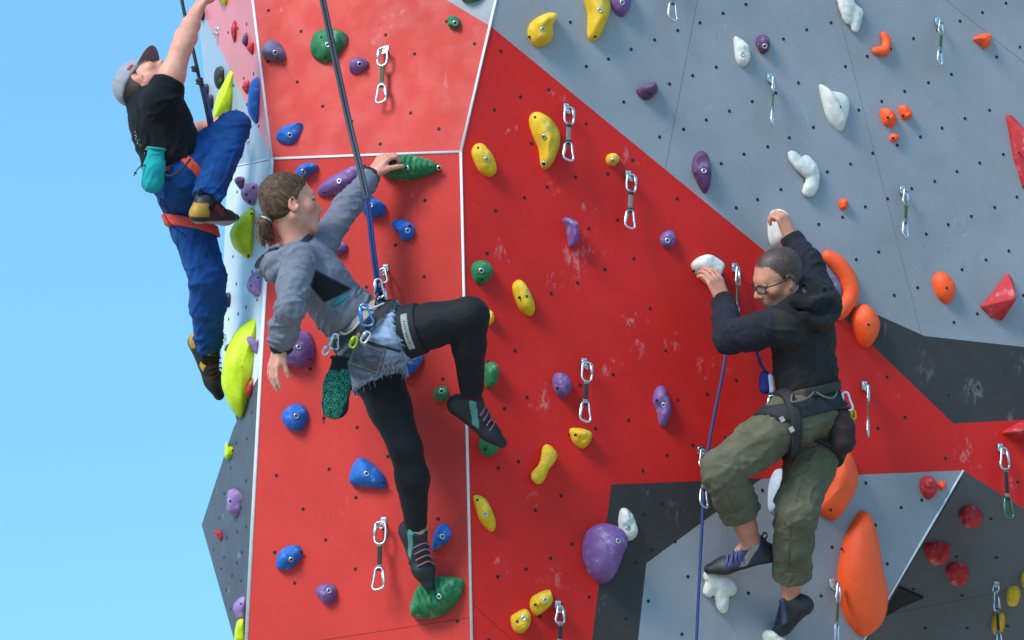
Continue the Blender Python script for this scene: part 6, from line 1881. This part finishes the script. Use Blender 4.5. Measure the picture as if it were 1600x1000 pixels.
    Vb, Qb = band(L1, lerp(hipL, knL, .10), nrm(nrm(knL - hipL) + cv(0, .5, 0) * .45), .020, .012, .0055, rad=.22)
    ll = obj('leg_loop', Vb, Qb, M_web, har, col=np.tile([.020, .020, .020], (len(Vb), 1)))
    L2 = Field(); L2.chain([hipR, knR], [R_(49), R_(40)], .02)
    Vb, Qb = band(L2, lerp(hipR, knR, .28), nrm(knR - hipR), .026, .009, .0055, rad=.22); obj('leg_loop', Vb, Qb, M_web, har, col=np.tile([.020, .020, .020], (len(Vb), 1)))
    dN = D - .19
    A1 = Field(); A1.merge(G, .016); A1.merge(L1, .014); A1.merge(L2, .012)
    SF = lambda x, y, o=0: A1.surf(x, y, D, o)
    for (x, y) in ((1222, 655), (1237, 671)):
        v, f = box(SF(x, y, .002), nrm(cv(.5, -.85, 0)), nrm(cv(.85, .5, 0)), FZ, .010, .0085, .003); obj('buckle', v, f, M_steel, har, smooth=False)
    for pts in ([SF(1238, 616), SF(1238, 628, .014), SF(1262, 622, .014), SF(1272, 612)], [SF(1274, 612), SF(1288, 620, .012), SF(1302, 622, .012), SF(1308, 612)]):
        v, f, _ = tube(catmull(pts, 6), .0042, 7); obj('gear_loop', v, f, M_web, har, col=np.tile(lin(96, 92, 90), (len(v), 1)))
    strap(pr, 'riser_strap', [SF(1306, 672), SF(1288, 690), SF(1266, 700), SF(1250, 698)], .005, .0018, [.012] * 3, FZ, har)
    # tie-in point on his far front side, with the blue and white belay plate
    bl = W(1202, 628, D - .02)
    strap(pr, 'belay_loop', [W(1210, 640, D - .06), W(1203, 628, D - .05), W(1202, 612, D - .05), W(1208, 626, D - .03)], .008, .003, [.10, .09, .085], FZ, har)
    t = empty('belay_device', W(1198, 595, D - .05)); tag(t, 'blue and white belay device at the right man\'s waist', 'belay device')
    F = Field(); F.cone(W(1195, 588, D - .05), W(1196, 606, D - .05), R_(9), R_(10), .005, (FZ, .6)); V, Q = F.mesh(.0035); obj('blue_shell', V, Q, M_shoe, t, col=np.tile(lin(20, 30, 105), (len(V), 1)))
    F = Field(); F.cone(W(1203, 588, D - .055), W(1206, 610, D - .055), R_(4.5), R_(5), .005, (FZ, .8)); V, Q = F.mesh(.0035); obj('white_plate', V, Q, M_shoe, t, col=np.tile([.6, .62, .66], (len(V), 1)))
    def clip_on(label, x, y, dx, dy, m, depth, sc=.9, kind='d', gs=1):
        dn = cv(dx, -dy, 0); ac = nrm(np.cross(dn, FZ))
        t = empty('carabiner', W(x, y, depth)); carabiner(t, W(x, y, depth), dn, ac, kind, m, gs, name='frame', scale=sc, locker=True)
        tag(t, label, 'carabiner', 'carabiners clipped to harnesses')
    clip_on('white carabiner at the back of the right man\'s harness', 1319, 613, .18, 1, mat('white_anodised', (.75, .75, .75), .3, .2, bump=0), D - .02, .80)
    clip_on('small yellow carabiner beside the right man\'s chalk bag', 1332, 641, .1, 1, mat('yellow_anodised', (.6, .45, .02), .35, .4, bump=0), D - .0, .38, 'oval')
    clip_on('scuffed silver carabiner at the right man\'s belay loop', 1206, 618, -.1, 1, M_steel, D - .08, .70)
    br = lin(52, 40, 40)
    chalk_bag('dark brown chalk bag hanging behind the right man\'s hip', W(1316, 636, D - .06), W(1318, 710, D - .07), .026, .047, lambda V: np.tile(br, (len(V), 1)) * (1 + .3 * vnoise(V * 30, 2))[:, None], M_canvas, side=FZ, squash=.85)
    strap(pr, 'chalk_bag_loop', [W(1312, 612, D - .03), W(1314, 625, D - .05), W(1317, 640, D - .06)], .006, .003, [.012] * 3, FZ, har)
    # shoes
    s1 = dict(upper=lin(44, 44, 66), rand=np.array([.018, .016, .018]), sole=np.array([.016] * 3), heel=lin(40, 38, 44), accent=lin(150, 140, 132), accent2=lin(52, 60, 120), lace=lin(90, 90, 130), tab=np.array([.02] * 3))
    make_shoe(pr, 'climbing_shoe', anL + cv(.02, -.03, 0) * .012, toL, nrm(knL - anL), s1, .245, 1.08, .0)
    s2 = dict(upper=np.array([.016, .018, .024]), rand=np.array([.012] * 3), sole=np.array([.014] * 3), heel=np.array([.016] * 3), accent=lin(62, 74, 96), lace=lin(60, 66, 80), tab=np.array([.015] * 3))
    make_shoe(pr, 'climbing_shoe', anR, toR, nrm(knR - anR), s2, .22, 1.08, .0)
    # his rope: harness -> quickdraw by his face -> down past his knee
    t = empty('climbing_rope', bl); tag(t, 'blue rope from the right man\'s waist up to a quickdraw and down', 'rope', 'climbing ropes')
    qd = FA['B2'].hit(1151, 503); dq = depth_of(qd) - .10
    A = [W(1204, 612, D - .05), W(1198, 585, D - .05), W(1190, 572, D + .02), W(1184, 555, D + .1), W(1172, 522, dq - .04), W(1160, 503, dq), W(1150, 499, dq), W(1143, 508, dq), W(1136, 540, dq - .05), W(1128, 590, dq - .10), W(1116, 650, dq - .12), W(1104, 720, dq - .14), W(1099, 782, dq - .16), W(1095, 860, dq - .20), W(1090, 960, dq - .24), W(1086, 1060, dq - .3), W(1080, 1180, dq - .36)]
    v, f, uv = tube(catmull(A, 10), .0062, 8); obj('strand', v, f, M_rope_blue, t, uv=uv)
build_right_man()
